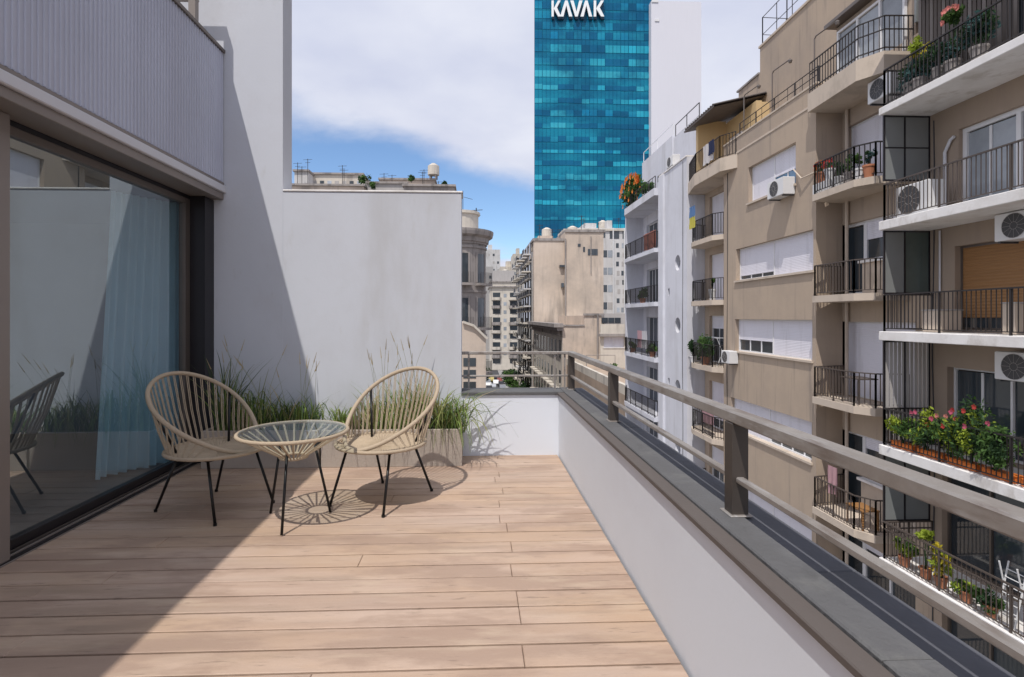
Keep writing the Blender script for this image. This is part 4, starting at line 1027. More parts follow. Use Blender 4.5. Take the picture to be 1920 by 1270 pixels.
MB().box(x0-.2, x1, L2-.5, L2+.3, zy(1150, 631, L2), zy(1150, 626, L2)).build('canopy', STONE, t4)
MB().box(x0+1.4, x1, L2+4.003, L2+14, ZS, zy(1150, 588, L2+4)).build('rear_block', GREYR, t4)
for px_ in (1134, 1146, 1158): X = xy(px_, L2+4); MB().box(X-.35, X+.35, L2+3.95, L2+4.2, zy(px_, 606, L2+4), zy(px_, 596, L2+4)).build('window', PANE, t4)
L3 = 40.
t5 = thing('flat_roof_building', (14, 48, ZS), 'flat roofed low building with a pale brown roof below the railing', 'building')
zr = zx(1100, 735, 12)
MB().box(FX, 24, 37.3, L1-.05, ZS, -4.2).build('roof_block', ROOFC, t5)
MB().box(FX, FX+.3, 37.3, L1-.05, -4.199, -3.5).box(FX+.301, 24, L1-.35, L1-.05, -4.199, -3.6).box(FX+.301, 24, 37.3, 37.6, -4.199, -3.55).build('parapet', CREAM, t5)
MB().box(15, 17.5, 45, 49, -4.199, -2.6).build('roof_hut', CREAM, t5)
MB().tube([(11.5, 55, -4.2), (11.5, 55, -2.6), (14.5, 55, -2.6), (14.5, 55, -4.2)], .05, 6).build('pipe', STONE, t5)
bush('shrub', (13.0, 50, -3.5), (.5, .5, .6), 300, .16, (LEAF[2], LEAF[0]), 'small dark shrub on the pale flat roof below the railing', seed=44)
# old building with a heavy cornice along the street
t6 = thing('cornice_building', (13, 78, ZS), 'old cream street building with a heavy dark cornice and arcaded top floor', 'building')
zc = zx(1052, 612, FF)
MB().box(FF, 20, L1+.02+20, TY-1.0, ZS, zc).box(FF-.02, FF+.001, L1, L1+20, ZS, zc-.005).box(FF+.004, FF+3, L1+20.1, L1+21, ZS, zc-.1).build('facade_wall', CREAM, t6)
MB().box(FF-1.1, FF, L1-.6, TY-1.0, zc-.1, zc+.35).box(FF-.7, FF, L1-.3, TY-1.0, zc-.5, zc-.101).build('cornice', STONE, t6)
for k in range(16): yy = L1+1+k*1.9; MB().box(FF-.45, FF, yy-.15, yy+.15, zc-1.1, zc-.501).build('cornice_bracket', STONE, t6)
for k in range(9):
    yy = L1+1.8+k*3.4
    for fl in range(5):
        z = zc-2.6-fl*3.6; MB().box(FF-.04, FF+.1, yy-.6, yy+.6, z-1.2, z+.9).build('window', PANE, t6)
        if fl: MB().box(FF-.8, FF-.041, yy-1, yy+1, z-1.4, z-1.21).build('balcony', CREAM, t6)
# far street fronts
t7 = thing('street_front', (13, 112, ZS), 'narrow far street front stacked with small balconies left of the tan party wall', 'building')
MB().box(FF-.1, xy(1001, TY)-.05+.0, TY+1, 128, ZS, zy(990, 500, 112)).build('facade_wall', GREYR, t7)
rg = random.Random(9)
for fl in range(11):
    z = ZS+1.5+fl*3.1
    for k in range(6):
        yy = TY+3+k*5.2; d = rg.uniform(.9, 1.7)
        MB().box(FF-.34, FF-.2, yy-.9, yy+.9, z+.3, z+2.3).build('window', PANE, t7)
        MB().box(FF-.3-d, FF-.301, yy-1.6, yy+1.6, z, z+.25).build('balcony', rg.choice((CREAM, PALE)), t7)
        MB().box(FF-.3-d, FF-.25-d, yy-1.6, yy+1.6, z+.25, z+1.1).build('railing', rg.choice((IRON, CREAM, IRON)), t7)
# building closing the view
t8 = thing('apartment_building', (12, 215, ZS), 'cream block with two stacks of bay windows closing the view down the street', 'building')
CY = 216.; xa, xb = xy(919, CY), xy(978, CY)
zt8 = zy(950, 530, CY)
MB().box(xa, xb, CY, CY+20, ZS, zt8).build('facade_wall', CREAM, t8)
MB().box(xa-.5, xb+.5, CY-.7, CY+20, zt8-2.0, zt8-1.4).box(xa-.3, xb+.3, CY-.4, CY+20, zt8, zt8+.6).build('cornice', STONE, t8)
MB().box(xy(925, CY), xy(965, CY), CY+2, CY+12, zt8+.6, zt8+5).build('roof_storey', GREYR, t8)
for px_ in (931, 963):
    X = xy(px_, CY)
    for k in range(9):
        z = zt8-6-k*3.35
        MB().box(X-1.5, X+1.5, CY-.06, CY+.2, z, z+1.9).build('window', PANE, t8)
        if k % 3 != 2: MB().prism([(X-2.0, CY-.07), (X-1.2, CY-1.3), (X+1.2, CY-1.3), (X+2.0, CY-.07)], z-1.1, z-.02).build('bay_balcony', STONE if k % 2 else CREAM, t8)
X = xy(947, CY)
for k in range(8): MB().box(X-.6, X+.6, CY-.05, CY+.2, zt8-6-k*3.35, zt8-4.6-k*3.35).build('window', PANEC, t8)
blk = [(905, 938, 468, 330, PALE, 'pale block with a lift tower rising far behind the cream block, at the left'), (938, 975, 500, 300, CREAM, 'long low cream block on the far skyline between two taller ones'),
       (962, 985, 476, 285, CREAM, 'cream block with a small tank tower on the far skyline beside the glass tower'), (975, 1003, 508, 260, STONE, 'dark grey block at the foot of the glass tower'), (880, 925, 500, 270, GREYR, 'grey block on the far skyline behind the rounded corner building')]
for (pl, pr, pt, Y, m_, lab) in blk:
    t = thing('distant_building', ((xy(pl, Y)+xy(pr, Y))/2, Y, ZS), lab, 'building', 'distant buildings on the skyline')
    z = zy(pl, pt, Y); x0, x1 = xy(pl, Y), xy(pr, Y)
    MB().box(x0, x1, Y, Y+18, ZS, z).build('facade_wall', m_, t)
    MB().box(x0+(x1-x0)*.3, x0+(x1-x0)*.55, Y+2, Y+8, z, z+3.2).build('roof_tank', m_, t)
    far_windows(t, mapY(Y), x0, x1, zy(pl, 600, Y), z-1, 4, 9, 1.2, 1.5, seed=int(pl), skip=.15)

# ================================================================== LEFT SIDE OF THE STREET
# rounded corner building
t9 = thing('corner_building', (-1.5, 50, ZS), 'old grey building with a rounded corner, heavy cornice and iron balconies', 'building')
CYc = 50.; cxx = -1.55; rad = 2.5; zt9 = zy(890, 440, CYc-2)
mb = MB(); mb.lathe([(rad, ZS), (rad, zt9-.8), (rad+.12, zt9-.8), (rad+.15, zt9-.2)], (cxx, CYc, 0), 40); mb.build('corner_turret', STONE, t9, smooth=False)
MB().box(-14, cxx, CYc-rad+.03, CYc+12, ZS, zt9-.2).box(-14, cxx+rad-.02, CYc, CYc+90, ZS, zt9-1.5).build('facade_wall', STONE, t9)
mb = MB(); mb.lathe([(rad, zt9-.7), (rad+.25, zt9-.6), (rad+.3, zt9-.25), (rad+.62, zt9-.05), (rad+.7, zt9+.25), (rad+.72, zt9+.45), (rad, zt9+.6), (0, zt9+.8)], (cxx, CYc, 0), 40); mb.build('cornice', STONE, t9)
MB().box(-14, cxx, CYc-rad-.68, CYc+6, zt9-.05, zt9+.44).build('cornice', STONE, t9)
mb = MB(); mb.lathe([(1.6, zt9+.6), (1.6, zt9+2.0), (1.75, zt9+2.05), (1.75, zt9+2.3), (0, zt9+2.4)], (cxx+.2, CYc, 0), 24); mb.build('roof_drum', CREAM, t9)
MB().box(-4.2, -2.1, CYc-1, CYc+2, zt9+.5, zt9+3.8).build('roof_hut', TAN2, t9)
MB().tube([(-1.2, CYc, zt9+2.2), (-1.2, CYc, zt9+4.4)], .03, 5).tube([(-1.9, CYc, zt9+4.0), (-.3, CYc, zt9+3.6)], .02, 5).build('antenna', IRON, t9)
def arc_box(mb, r0, r1, a0, a1, z0, z1, n=8):
    for k in range(n):
        a = a0+(a1-a0)*k/n; b = a0+(a1-a0)*(k+1)/n
        P = lambda r, t, z: (cxx+r*math.sin(t), CYc-r*math.cos(t), z)
        mb.quad(P(r1, a, z0), P(r1, b, z0), P(r1, b, z1), P(r1, a, z1)); mb.quad(P(r0, a, z1), P(r1, a, z1), P(r1, b, z1), P(r0, b, z1)); mb.quad(P(r0, a, z0), P(r0, b, z0), P(r1, b, z0), P(r1, a, z0))
    for t in (a0, a1):
        mb.quad(P(r0, t, z0), P(r1, t, z0), P(r1, t, z1), P(r0, t, z1))
for k in range(7):
    z = zt9-4.3-k*4.0
    for a in (.15, .95):
        q = MB(); arc_box(q, rad-.1, rad+.03, a-.2, a+.2, z, z+2.6, 4); q.build('window', PANE, t9)
        q = MB(); arc_box(q, rad+.0, rad+.07, a-.27, a-.205, z, z+2.7, 2); arc_box(q, rad+.0, rad+.07, a+.205, a+.27, z, z+2.7, 2); q.build('window_surround', STONE, t9)
        q = MB(); arc_box(q, rad+.0, rad+.75, a-.3, a+.3, z-.3, z-.08, 6); s = q.build('balcony', STONE, t9)
        q = MB()
        for i in range(13):
            t = a-.29+.58*i/12; x = cxx+(rad+.7)*math.sin(t); y = CYc-(rad+.7)*math.cos(t); q.rbar((x, y, z-.08), (x, y, z+.9), .03, .03)
        q.build('railing', IRON, s)
    q = MB(); arc_box(q, rad+.0, rad+.1, -.4, 1.6, z+3.1, z+3.3, 14); q.build('string_course', STONE, t9)
# gabled tan building in front of it and the low dark house under it
t10 = thing('gabled_building', (-1.5, 32, ZS), 'tan gable wall with a sloped top, below the rounded corner building', 'building')
GYY = 32.; pts = [(868, 606), (888, 613), (911, 636), (911, 662), (868, 662)]
poly = [(xy(a, GYY), zy(a, b, GYY)) for a, b in pts]; poly = [(-9, poly[0][1]+1.2)]+poly[:3]+[(poly[2][0], ZS), (-9, ZS)]
MB().prism(poly[::-1], GYY, GYY+9, 'y').build('gable_wall', TAN2, t10)
MB().rbar((poly[1][0], GYY-.05, poly[1][1]+.08), (poly[2][0], GYY-.05, poly[2][1]+.08), .3, .12).rbar((poly[2][0], GYY-.05, poly[2][1]+.08), (poly[3][0]+.1, GYY-.05, poly[3][1]+.02), .3, .12).build('gable_coping', CREAM, t10)
far_windows(t10, mapY(GYY), xy(868, GYY), xy(893, GYY), zy(880, 735, GYY), zy(880, 668, GYY), 1, 3, .75, .5, seed=5, m=(PANE,))
# rooftops seen over the low wall
def roofs(name, pl, pr, pt, Y, m_, lab, dep=8, cap=True):
    t = thing(name, ((xy(pl, Y)+xy(pr, Y))/2, Y, ZS), lab, 'building', 'rooftops seen over the low wall')
    x0, x1 = xy(pl, Y), xy(pr, Y); z = zy((pl+pr)/2, pt, Y)
    MB().box(x0, x1, Y, Y+dep, ZS, z).build('facade_wall', m_, t)
    if cap: MB().box(x0-.15, x1+.15, Y-.2, Y+dep, z, z+.22).build('parapet_coping', STONE, t)
    return t, x0, x1, z
t, x0, x1, z = roofs('rooftop_building', 540, 682, 349, 62, TAN, 'tan rooftop parapet over the left end of the low white wall')
t, x0, x1, z = roofs('rooftop_building', 552, 578, 322, 64, PALE, 'small pale rooftop hut beside the tall white wall')
t, x0, x1, z = roofs('rooftop_building', 583, 680, 328, 66, CREAM, 'cream rooftop storey with small dark openings above the low white wall')
far_windows(t, mapY(66), x0, x1, z-2.0, z-.3, 7, 1, .5, .8, seed=6)
t, x0, x1, z = roofs('rooftop_building', 690, 762, 345, 60, GREYR, 'grey rooftop hut in the middle of the roofline above the low wall')
t, x0, x1, z = roofs('rooftop_building', 712, 815, 338, 66, TAN, 'weathered brown rooftop storey right of the middle of the roofline')
far_windows(t, mapY(66), x0, x1, z-1.6, z-.3, 6, 1, .6, .6, seed=8)
t, x0, x1, z = roofs('rooftop_building', 757, 852, 350, 58, STONE, 'grey stone rooftop parapet at the right end of the roofline above the low wall')
ANT = ('leftmost, on the small pale hut', 'tall one right of the pale hut', 'left of two over the cream storey', 'right of two over the cream storey', 'over the grey hut', 'left of a close pair over the brown storey', 'right of a close pair over the brown storey', 'rightmost, above the stone parapet', 'between the first two at the left end', 'short one at the left of the brown storey')
rg = random.Random(5)
for k, (px_, top) in enumerate(((558, 305), (577, 298), (642, 310), (645, 318), (720, 325), (792, 322), (795, 318), (822, 340), (566, 312), (735, 328))):
    Y = 63; x = xy(px_, Y)
    t = thing('roof_antenna', (x, Y, zy(px_, 350, Y)), 'thin antenna mast on the rooftops, '+ANT[k], 'antenna', 'antenna masts on the rooftops')
    m = MB().tube([(x, Y, zy(px_, 350, Y)), (x, Y, zy(px_, top, Y))], .035, 5); m.build('mast', IRON, t)
    m = MB(); zz_ = zy(px_, top+2, Y); m.tube([(x-.5, Y, zz_), (x+.5, Y, zz_+.05)], .02, 4).tube([(x-.3, Y, zz_-.35), (x+.3, Y, zz_-.3)], .02, 4); m.build('crossbar', IRON, t)
for (px_, py_, r_) in ((686, 340, .8), (772, 336, .4), (834, 346, .35), (700, 345, .5)):
    c = onY(px_, py_, 59.); bush('rooftop_shrub', (c[0], 59., c[2]), (r_, .6, r_), 160, .25, (LEAF[2], LEAF[0]), {686: 'largest green shrub on the rooftops, between the two roof groups', 772: 'small shrub on the brown rooftop storey', 834: 'small shrub on the stone parapet at the right end of the rooftops', 700: 'low shrub beside the grey rooftop hut'}[px_], seed=px_)

# ================================================================== GLASS TOWER
TWY = 220.
tw = thing('glass_tower', (45, TWY+15, ZS), 'tall blue glass office tower with a white concrete shaft beside it', 'tower')
x0, x1 = xy(1002, TWY), xy(1222, TWY); x2 = xy(1318, TWY)
ztop = zy(1100, -45, TWY)
MB().prism([(x0, TWY), (x1, TWY), (x1, TWY+30), (x0+6, TWY+30)], ZS, ztop).box(x1+.002, x2, TWY+6, TWY+30, ZS, zy(1250, -5, TWY)).build('curtain_wall', T_DARK, tw)
MB().box(xy(1221, TWY-3), xy(1315, TWY-3), TWY-3, TWY+5.9, ZS, zy(1270, 3, TWY-3)).build('concrete_shaft', T_WHITE, tw)
MB().box(xy(1222, TWY-3.2), xy(1234, TWY-3.2), TWY-3.3, TWY-3.01, zy(1228, 8, TWY), zy(1228, 13, TWY)).box(xy(1228, TWY-3.2), xy(1236, TWY-3.2), TWY-3.3, TWY-3.01, zy(1228, 48, TWY), zy(1228, 44, TWY)).build('roof_fitting', ACW, tw)
NCOL = 15; rg = random.Random(12); cw = (x1-x0)/NCOL
rowspec = [(452, 13, .4), (428, 15, .75), (411, 5, .55), (381, 8, .8), (353, 7, .3), (333, 10, .6), (307, 9, .8), (285, 6, .85), (262, 10, .45), (237, 9, .3), (213, 11, .5), (190, 9, .4), (165, 9, .45), (140, 12, .95), (117, 13, .95), (92, 14, .9)]
for ri, (py_, hp, prob) in enumerate(rowspec):
    zc_ = zy(1110, py_, TWY); hh = hp/1000*TWY; k = 0
    while k < NCOL:
        L_ = rg.choice((1, 1, 2, 2, 3, 4)) if prob < .9 else 3; on = rg.random() < prob
        for j in range(k, min(NCOL, k+L_)):
            a = x0+cw*j+.12; b = x0+cw*(j+1)-.12; dz = 0 if prob > .8 else rg.choice((0, 0, .25, -.2))
            q = MB().box(a, b, TWY-.12, TWY, zc_-hh/2+dz*.5, zc_+hh/2+dz); q.build('glass_panel', (T_LIGHT if rg.random() < .8 else T_MID) if on else T_MID if rg.random() < .45 else T_DEEP, tw)
        k += L_
for py_ in (12, 30, 50, 68):
    zc_ = zy(1110, py_, TWY)
    for j in range(NCOL):
        q = MB().box(x0+cw*j+.12, x0+cw*(j+1)-.12, TWY-.10, TWY, zc_-1.5, zc_+1.5); q.build('glass_panel', T_MID if rg.random() < .75-.25*(j > 8) else T_DEEP, tw)
q = MB()
for j in range(31): q.box(x0+cw*j*.5-.04, x0+cw*j*.5+.04, TWY-.17, TWY-.121, ZS, ztop)
q.build('mullion', T_DEEP, tw, stuff=True)
# raised letters, each with a painted drop shadow behind it
sg = thing('building_sign', (xy(1082, TWY), TWY-1.5, zy(1082, 34, TWY)), 'white raised capital letters reading KAVAK across the top of the blue glass tower', 'sign')
def letter(ch, pl, pr, top=2, bot=32):
    YY = TWY-1.4; mbs = MB(); shdw = MB(); W_ = pr-pl; H_ = bot-top
    def P(u, v): return (xy(pl+W_*u, YY), zy(pl+W_*u, bot-H_*v, YY))
    K = [[(0, 0), (.24, 0), (.24, 1), (0, 1)], [(.24, .50), (.70, 1), (1.0, 1), (.50, .46)], [(.26, .47), (.50, .66), (1.04, 0), (.72, 0)]]
    A = [[(0, 0), (.27, 0), (.60, 1), (.40, 1)], [(.50, .72), (.60, 1), (1.0, 0), (.73, 0)]]
    V = [[(0, 1), (.27, 1), (.60, 0), (.40, 0)], [(.50, .28), (.60, 0), (1.0, 1), (.73, 1)]]
    for i, q in enumerate({'K': K, 'A': A, 'V': V}[ch]):
        mbs.prism([P(*p) for p in q], YY-.35-.02*i, YY, 'y')
        shdw.prism([(P(*p)[0]+.25, P(*p)[1]-.75) for p in q], YY+.1, YY+1.25-.02*i, 'y')  # dark copy shifted down and right, painted as the letter's shadow
    mbs.build('letter', SIGNW, sg); shdw.build('letter_shadow', SIGNSH, sg)
for ch, a, b in (('K', 1034, 1051), ('A', 1050, 1073), ('V', 1069, 1092), ('A', 1088, 1110), ('K', 1113, 1132)): letter(ch, a, b)

# ================================================================== THINGS ON THE FACADES
# air conditioners
p = onX(1465, 372, FX-.2)
ac_unit((FX-.22, p[1], p[2]), .40, .95, .62, 'x', 'white air conditioner under the half open window of the beige facade')
ac_unit((FX-.2, yx(1368, FX-.2), zx(1368, 683, FX-.2)), .36, .7, .55, 'x', 'white air conditioner beside the plant filled balcony of the beige building')
ac_unit((WX-.25, 10.25, 2.88), .42, .95, .60, 'x', 'air conditioner above the wooden roller shutter of the right building')
ac_unit((WX-.25, 10.25, .02), .42, .95, .62, 'x', 'air conditioner above the dark glazed doors of the right building')
ac_unit((SX+.62, 12.35, 3.76), .42, .95, .78, 'x', 'white condenser standing on the balcony behind bars, below the grey side screen')
p = onX(1640, 178, FX+.35)
ac_unit((FX+.25, YA+.62, 7.05), .5, .8, .62, 'x', 'white air conditioner hanging under the upper corner balcony')
ac_unit((FX-.0, yx(1262, FX), 9.38), .4, .9, .6, 'x', 'small white air conditioner on the roof edge of the pale blue building')

# flowers and plants on the right building
z4 = -1.80
for k in range(5):
    t = thing('window_box', (SX+.22, 9.2+k*.78, z4), ['orange window box at the picture edge under the flower balcony', 'second orange window box from the picture edge on the flower balcony', 'middle orange window box of the flower balcony', 'fourth orange window box from the picture edge on the flower balcony', 'orange window box nearest the far end of the flower balcony'][k], 'planter', 'orange window boxes on the flower balcony')
    y0 = 9.2+k*.78
    MB().cbox(SX+.14, SX+.34, y0-.33, y0+.33, z4+.003, z4+.13, .015).build('box', ORANGE, t); MB().cbox(SX+.125, SX+.355, y0-.345, y0+.345, z4+.131, z4+.15, .005).build('rim', ORANGE, t)
fl = [(12.3, .55, .28, (LEAF[1], LEAF[0]), None, 'lime green bush at the far end of the flower balcony'),
      (11.65, .50, .42, (LEAF[0], LEAF[1], LEAF[2]), (FLW[0],), 'green bush with a bright pink bloom on the flower balcony'),
      (11.05, .55, .42, (LEAF[0], LEAF[1], LEAF[2]), (FLW[3], FLW[1]), 'mixed green bush with coral blooms in the middle of the flower balcony'),
      (10.55, .50, .66, (LEAF[0], LEAF[1], LEAF[2]), (FLW[1], FLW[0]), 'tallest bush with red flowers on the flower balcony'),
      (10.0, .45, .40, (LEAF[0], LEAF[2]), None, 'dense dark green bush near the picture edge on the flower balcony')]
for i, (y, ry, rz_, ms, fw, lab) in enumerate(fl):
    bush('flowering_bush', (SX+.16, y, z4+.38+rz_*.6), (.34, ry*.95, rz_*1.1), 1500, .062, ms, lab, 'plant', 'bushes on the flower balcony', seed=20+i, flowers=fw, fl_n=(6 if i != 3 else 8) if fw else 0, fl_size=.062, ground=z4+.13)
z5 = -4.60
for i, (y, r_, zc_, ms, lab) in enumerate(((12.35, .34, .45, (LEAF[1], LEAF[0]), 'small yellow green plant at the far end of the lower balcony'), (11.35, .42, .62, (LEAF[4], LEAF[4], LEAF[1]), 'bright yellow leaved plant on the lower balcony'),
                                   (11.75, .14, 1.0, (LEAF[1],), 'small sprig above the lower balcony handrail'), (10.75, .28, .25, (LEAF[1], LEAF[0]), 'low pale plant beside the yellow leaved one on the lower balcony'), (10.2, .3, .3, (LEAF[0], LEAF[2]), 'dark trailing plant on the lower balcony near the picture edge'))):
    bush('potted_plant', (SX+.24, y, z5+zc_), (.2, r_, r_*.9), 560, .065, ms, lab, 'plant', 'plants on the lower balcony', seed=40+i, pot=(TERRA, .13, .24), ground=z5+.003)
z1 = slabs[0]
for i, (y, r_, zc_, ms, fw, lab) in enumerate(((11.95, .26, 1.05, (LEAF[4], LEAF[1]), None, 'yellow green plant at the top balcony rail of the right building'), (11.1, .22, 1.30, (LEAF[0],), (FLW[3],), 'plant with coral flowers high on the top right balcony'),
                                          (12.2, .62, .42, (LEAF[3], LEAF[3], LEAF[2]), None, 'blue green foliage at the far end of the top right balcony'), (11.4, .60, .45, (LEAF[3], LEAF[2]), None, 'blue green foliage in the middle of the top right balcony'), (10.5, .55, .55, (LEAF[2], LEAF[3]), None, 'dark blue green foliage near the picture edge on the top right balcony'))):
    bush('balcony_plant', (SX+.28, y, z1+zc_+(.12 if i > 1 else 0)), (.25, r_, min(r_, .45)), 900 if i > 1 else 420, .07, ms, lab, 'plant', 'plants on the top right balcony', seed=60+i, flowers=fw, fl_n=14 if fw else 0, pot=(STONE, .16, .34), ground=z1+.003)
# bamboo slat blind behind the top balcony
t = thing('slat_blind', (WX-.4, 11.6, z1), 'dark brown slat blind closing the back of the top right balcony', 'blind')
for k in range(22): MB().box(WX-.42, WX-.40, 10.3+k*.11, 10.3+k*.11+.085, z1+.02, z1+2.6).build('slat', RAILB if k % 3 else BRONZE, t)
# boxes on the third balcony
for (y, w_, h_, lab) in ((12.0, .5, .5, 'cream cupboard standing on the balcony in front of the wooden shutter, nearer the screen'), (10.2, .25, .62, 'tall cream box on the balcony at the picture edge beside the wooden shutter')):
    t = thing('storage_box', (WX-.45, y, 1.0), lab, 'box')
    MB().cbox(WX-.7, WX-.2, y-w_/2, y+w_/2, 1.01, 1.0+h_, .01).build('body', BEIGEL, t); MB().cbox(WX-.72, WX-.18, y-w_/2-.02, y+w_/2+.02, 1.0+h_, 1.03+h_, .008).build('lid', GREYR, t)
# white chair-like rack on the lowest balcony
t = thing('folding_rack', (SX+.4, 9.9, z5), 'white metal folding rack leaning on the lower balcony at the picture edge', 'rack')
for dy in (0, .35):
    MB().tube([(SX+.25, 9.75+dy, z5+.003), (SX+.5, 9.75+dy, z5+1.15)], .016, 6).tube([(SX+.55, 9.75+dy, z5+.003), (SX+.3, 9.75+dy, z5+1.15)], .016, 6).build('frame', ACW, t)
for k in range(6): MB().tube([(SX+.30+k*.03, 9.75, z5+.25+k*.15), (SX+.30+k*.03, 10.1, z5+.25+k*.15)], .01, 6).build('rung', ACW, t)

# pots on the second right-bay balcony of the beige building
zb = rb[1]; ybase = YA+1.2
for i, (dy, r_, ms, fw, pc, lab) in enumerate(((1.75, .22, (LEAF[0], LEAF[2]), (FLW[1], FLW[2]), TERRA, 'pot of red flowers at the far end of the flower pot balcony'), (1.35, .20, (LEAF[0],), (FLW[1],), ACW, 'white pot with red flowers on the flower pot balcony'),
      (.95, .2, (LEAF[2],), None, ACW, 'white pot with dark leaves on the flower pot balcony'), (.5, .26, (LEAF[2], LEAF[0]), None, STONE, 'largest dark green plant on the flower pot balcony'), (.1, .18, (LEAF[0],), None, ACW, 'white pot with pale leaves on the flower pot balcony'), (-.25, .2, (LEAF[2], LEAF[3]), None, TERRA, 'potted plant at the near end of the flower pot balcony'))):
    up = .62 if fw else .42
    bush('potted_plant', (FX-.02, ybase+dy, zb+up+r_*.9), (.18, r_, r_), 300, .05, ms, lab, 'plant', 'potted plants on the flower pot balcony', seed=80+i, flowers=fw, fl_n=20 if fw else 0, fl_size=.06, pot=(pc, .15, .34), ground=zb+.003+(.341 if fw else 0))
    if fw:
        MB().cbox(FX-.17, FX+.13, ybase+dy-.17, ybase+dy+.17, zb+.003, zb+.34, .01).build('plant_stand', ACW, [o for o in col.objects if o.name.startswith('potted_plant')][-1] if False else thing('plant_stand', (FX-.02, ybase+dy, zb), 'white stand under the '+('far' if dy > 1.5 else 'second')+' pot of red flowers', 'stand', 'white stands under the red flower pots'))
# plants on the left-bay balcony
zp = lb[2]
bush('potted_plant', (FX-.05, YC+1.7, zp+.75), (.35, 1.0, .7), 1500, .08, (LEAF[0], LEAF[2]), 'large green potted plant filling the left balcony of the beige building', 'plant', seed=90, pot=(TERRA, .2, .35), ground=zp+.003)
bush('potted_plant', (FX-.1, YC+2.9, zp+.7), (.25, .5, .5), 420, .09, (LEAF[2],), 'dark plant at the far end of the plant filled left balcony', 'plant', seed=91, pot=(ACW, .18, .3), ground=zp+.003)
# drying rack and chairs there
t = thing('drying_rack', (FX+.2, YC+1.6, zp), 'white drying rack with dark clothes on the plant filled balcony', 'drying rack')
for k in range(5): MB().tube([(FX+.1+k*.1, YC+.7, zp+1.25), (FX+.1+k*.1, YC+2.6, zp+1.25)], .012, 5).build('rod', ACW, t)
for dy in (.75, 2.55): MB().tube([(FX+.05, YC+dy, zp+.003), (FX+.55, YC+dy, zp+1.25)], .014, 5).tube([(FX+.55, YC+dy, zp+.003), (FX+.05, YC+dy, zp+1.25)], .014, 5).build('leg', ACW, t)
def cloth(name, x, y0, y1, z0, z1, m_, lab, cat='laundry', seed=0, group=None, axis='x'):
    mb = MB(); nu, nv = 14, 6
    for j in range(nv+1):
        for k in range(nu+1):
            u, v = k/nu, j/nv; w_ = .04*math.sin(u*15+seed)*(1-v*.5)+.015*math.sin(u*31+v*4)
            mb.v.append((x+w_, y0+(y1-y0)*u, z0+(z1-z0)*v+.02*math.sin(u*9+seed)*(1-v)))
    for j in range(nv):
        for k in range(nu): a = j*(nu+1)+k; mb.f.append((a, a+1, a+nu+2, a+nu+1))
    return tag(mb.build(name, m_, smooth=True), lab, cat, group)
cloth('hanging_cloth', FX-.50, yx(1358, FX), yx(1350, FX)+.55, zt+.1, zt+.95, CLOTHW, 'white cloth hung over the curved terrace rail below the ochre penthouse', seed=1)
cloth('hanging_cloth', FX-.55, yx(1364, FX)+.1, yx(1358, FX)+.25, zt+.35, zt+.93, CLOTHN, 'dark navy cloth hung beside the white one on the curved terrace rail', seed=2)
cloth('banner', FX-.40, YD-1.55, YD-.95, lb[0]+.62, lb[0]+1.15, CLOTHY, 'lower yellow half of the blue and yellow cloth on the balcony rail', 'cloth', 3)
cloth('banner', FX-.40, YD-1.55, YD-.95, lb[0]+1.152, lb[0]+1.65, CLOTHB, 'upper blue half of the blue and yellow cloth on the balcony rail', 'cloth', 3)
cloth('hanging_cloth', FX-.22, YA+1.9, YA+2.35, rb[4]+.65, rb[4]+1.45, CLOTHP, 'pink garment hanging over the fifth balcony of the beige building', seed=5)
cloth('hanging_cloth', FX-.12, YC+.7, YC+2.0, lb[3]+.5, lb[3]+1.6, CLOTHP, 'pink sheet hanging on the lowest left balcony of the beige building', seed=6)
# wooden balcony table
def small_table(x, y, z, w_, h_, m_, lab):
    t = thing('balcony_table', (x, y, z), lab, 'table')
    MB().cbox(x-w_/2, x+w_/2, y-w_*.7, y+w_*.7, z+h_-.03, z+h_, .005).build('tabletop', m_, t)
    for sx in (-1, 1):
        for sy in (-1, 1): MB().box(x+sx*(w_/2-.04)-.018, x+sx*(w_/2-.04)+.018, y+sy*(w_*.7-.05)-.018, y+sy*(w_*.7-.05)+.018, z+.003, z+h_-.031).build('leg', m_, t)
small_table(FX+.1, YA+1.35, rb[4], .5, .55, SHUTW, 'small wooden table on the fifth balcony of the beige building')
small_table(FX+.25, YA+1.7, rb[3], .55, .72, RAILB, 'dark table on the balcony in front of the big closed shutter')
# wicker stand on the third left balcony
bush('potted_plant', (FX-.0, YC+1.1, lb[1]+.85), (.15, .2, .22), 140, .06, (LEAF[0],), 'small plant on the balcony below the blue and yellow cloth', 'plant', seed=95, pot=(ACW, .16, .5), ground=lb[1]+.003)

# plants on the pale blue building
p = onX(1203, 350, FX-.3)
t = bush('roof_plant', (FX-.15, Y22-1.6, 8.68+1.1), (.5, 2.2, 1.2), 1300, .2, (LEAF[2], LEAF[0]), 'big green plant with orange blossom at the roof edge of the pale blue building', 'plant', seed=101, flowers=(FLW[2],), fl_n=60, fl_size=.17)
bush('roof_plant', (FX-.1, Y21+2.6, 8.68+.55), (.3, 1.1, .5), 420, .14, (LEAF[0], LEAF[2]), 'row of green plants on the roof balcony of the pale blue building', 'plant', seed=102)
for i, (y, z, r_, lab) in enumerate(((Y21+3.0, zs2[2], .5, 'green plants along the second balcony of the pale blue building'), (Y21+1.2, zs2[3], .35, 'small plants at the near end of the third balcony of the pale blue building'), (Y21+5.2, zs2[3], .3, 'small plants at the far end of the third balcony of the pale blue building'))):
    bush('balcony_plant', (FX-.2, y, z+.5), (.3, r_*2.2, r_), 360, .13, (LEAF[0], LEAF[2]), lab, 'plant', 'plants on the pale blue building', seed=110+i, pot=(TERRA, .2, .3), ground=z+.003)
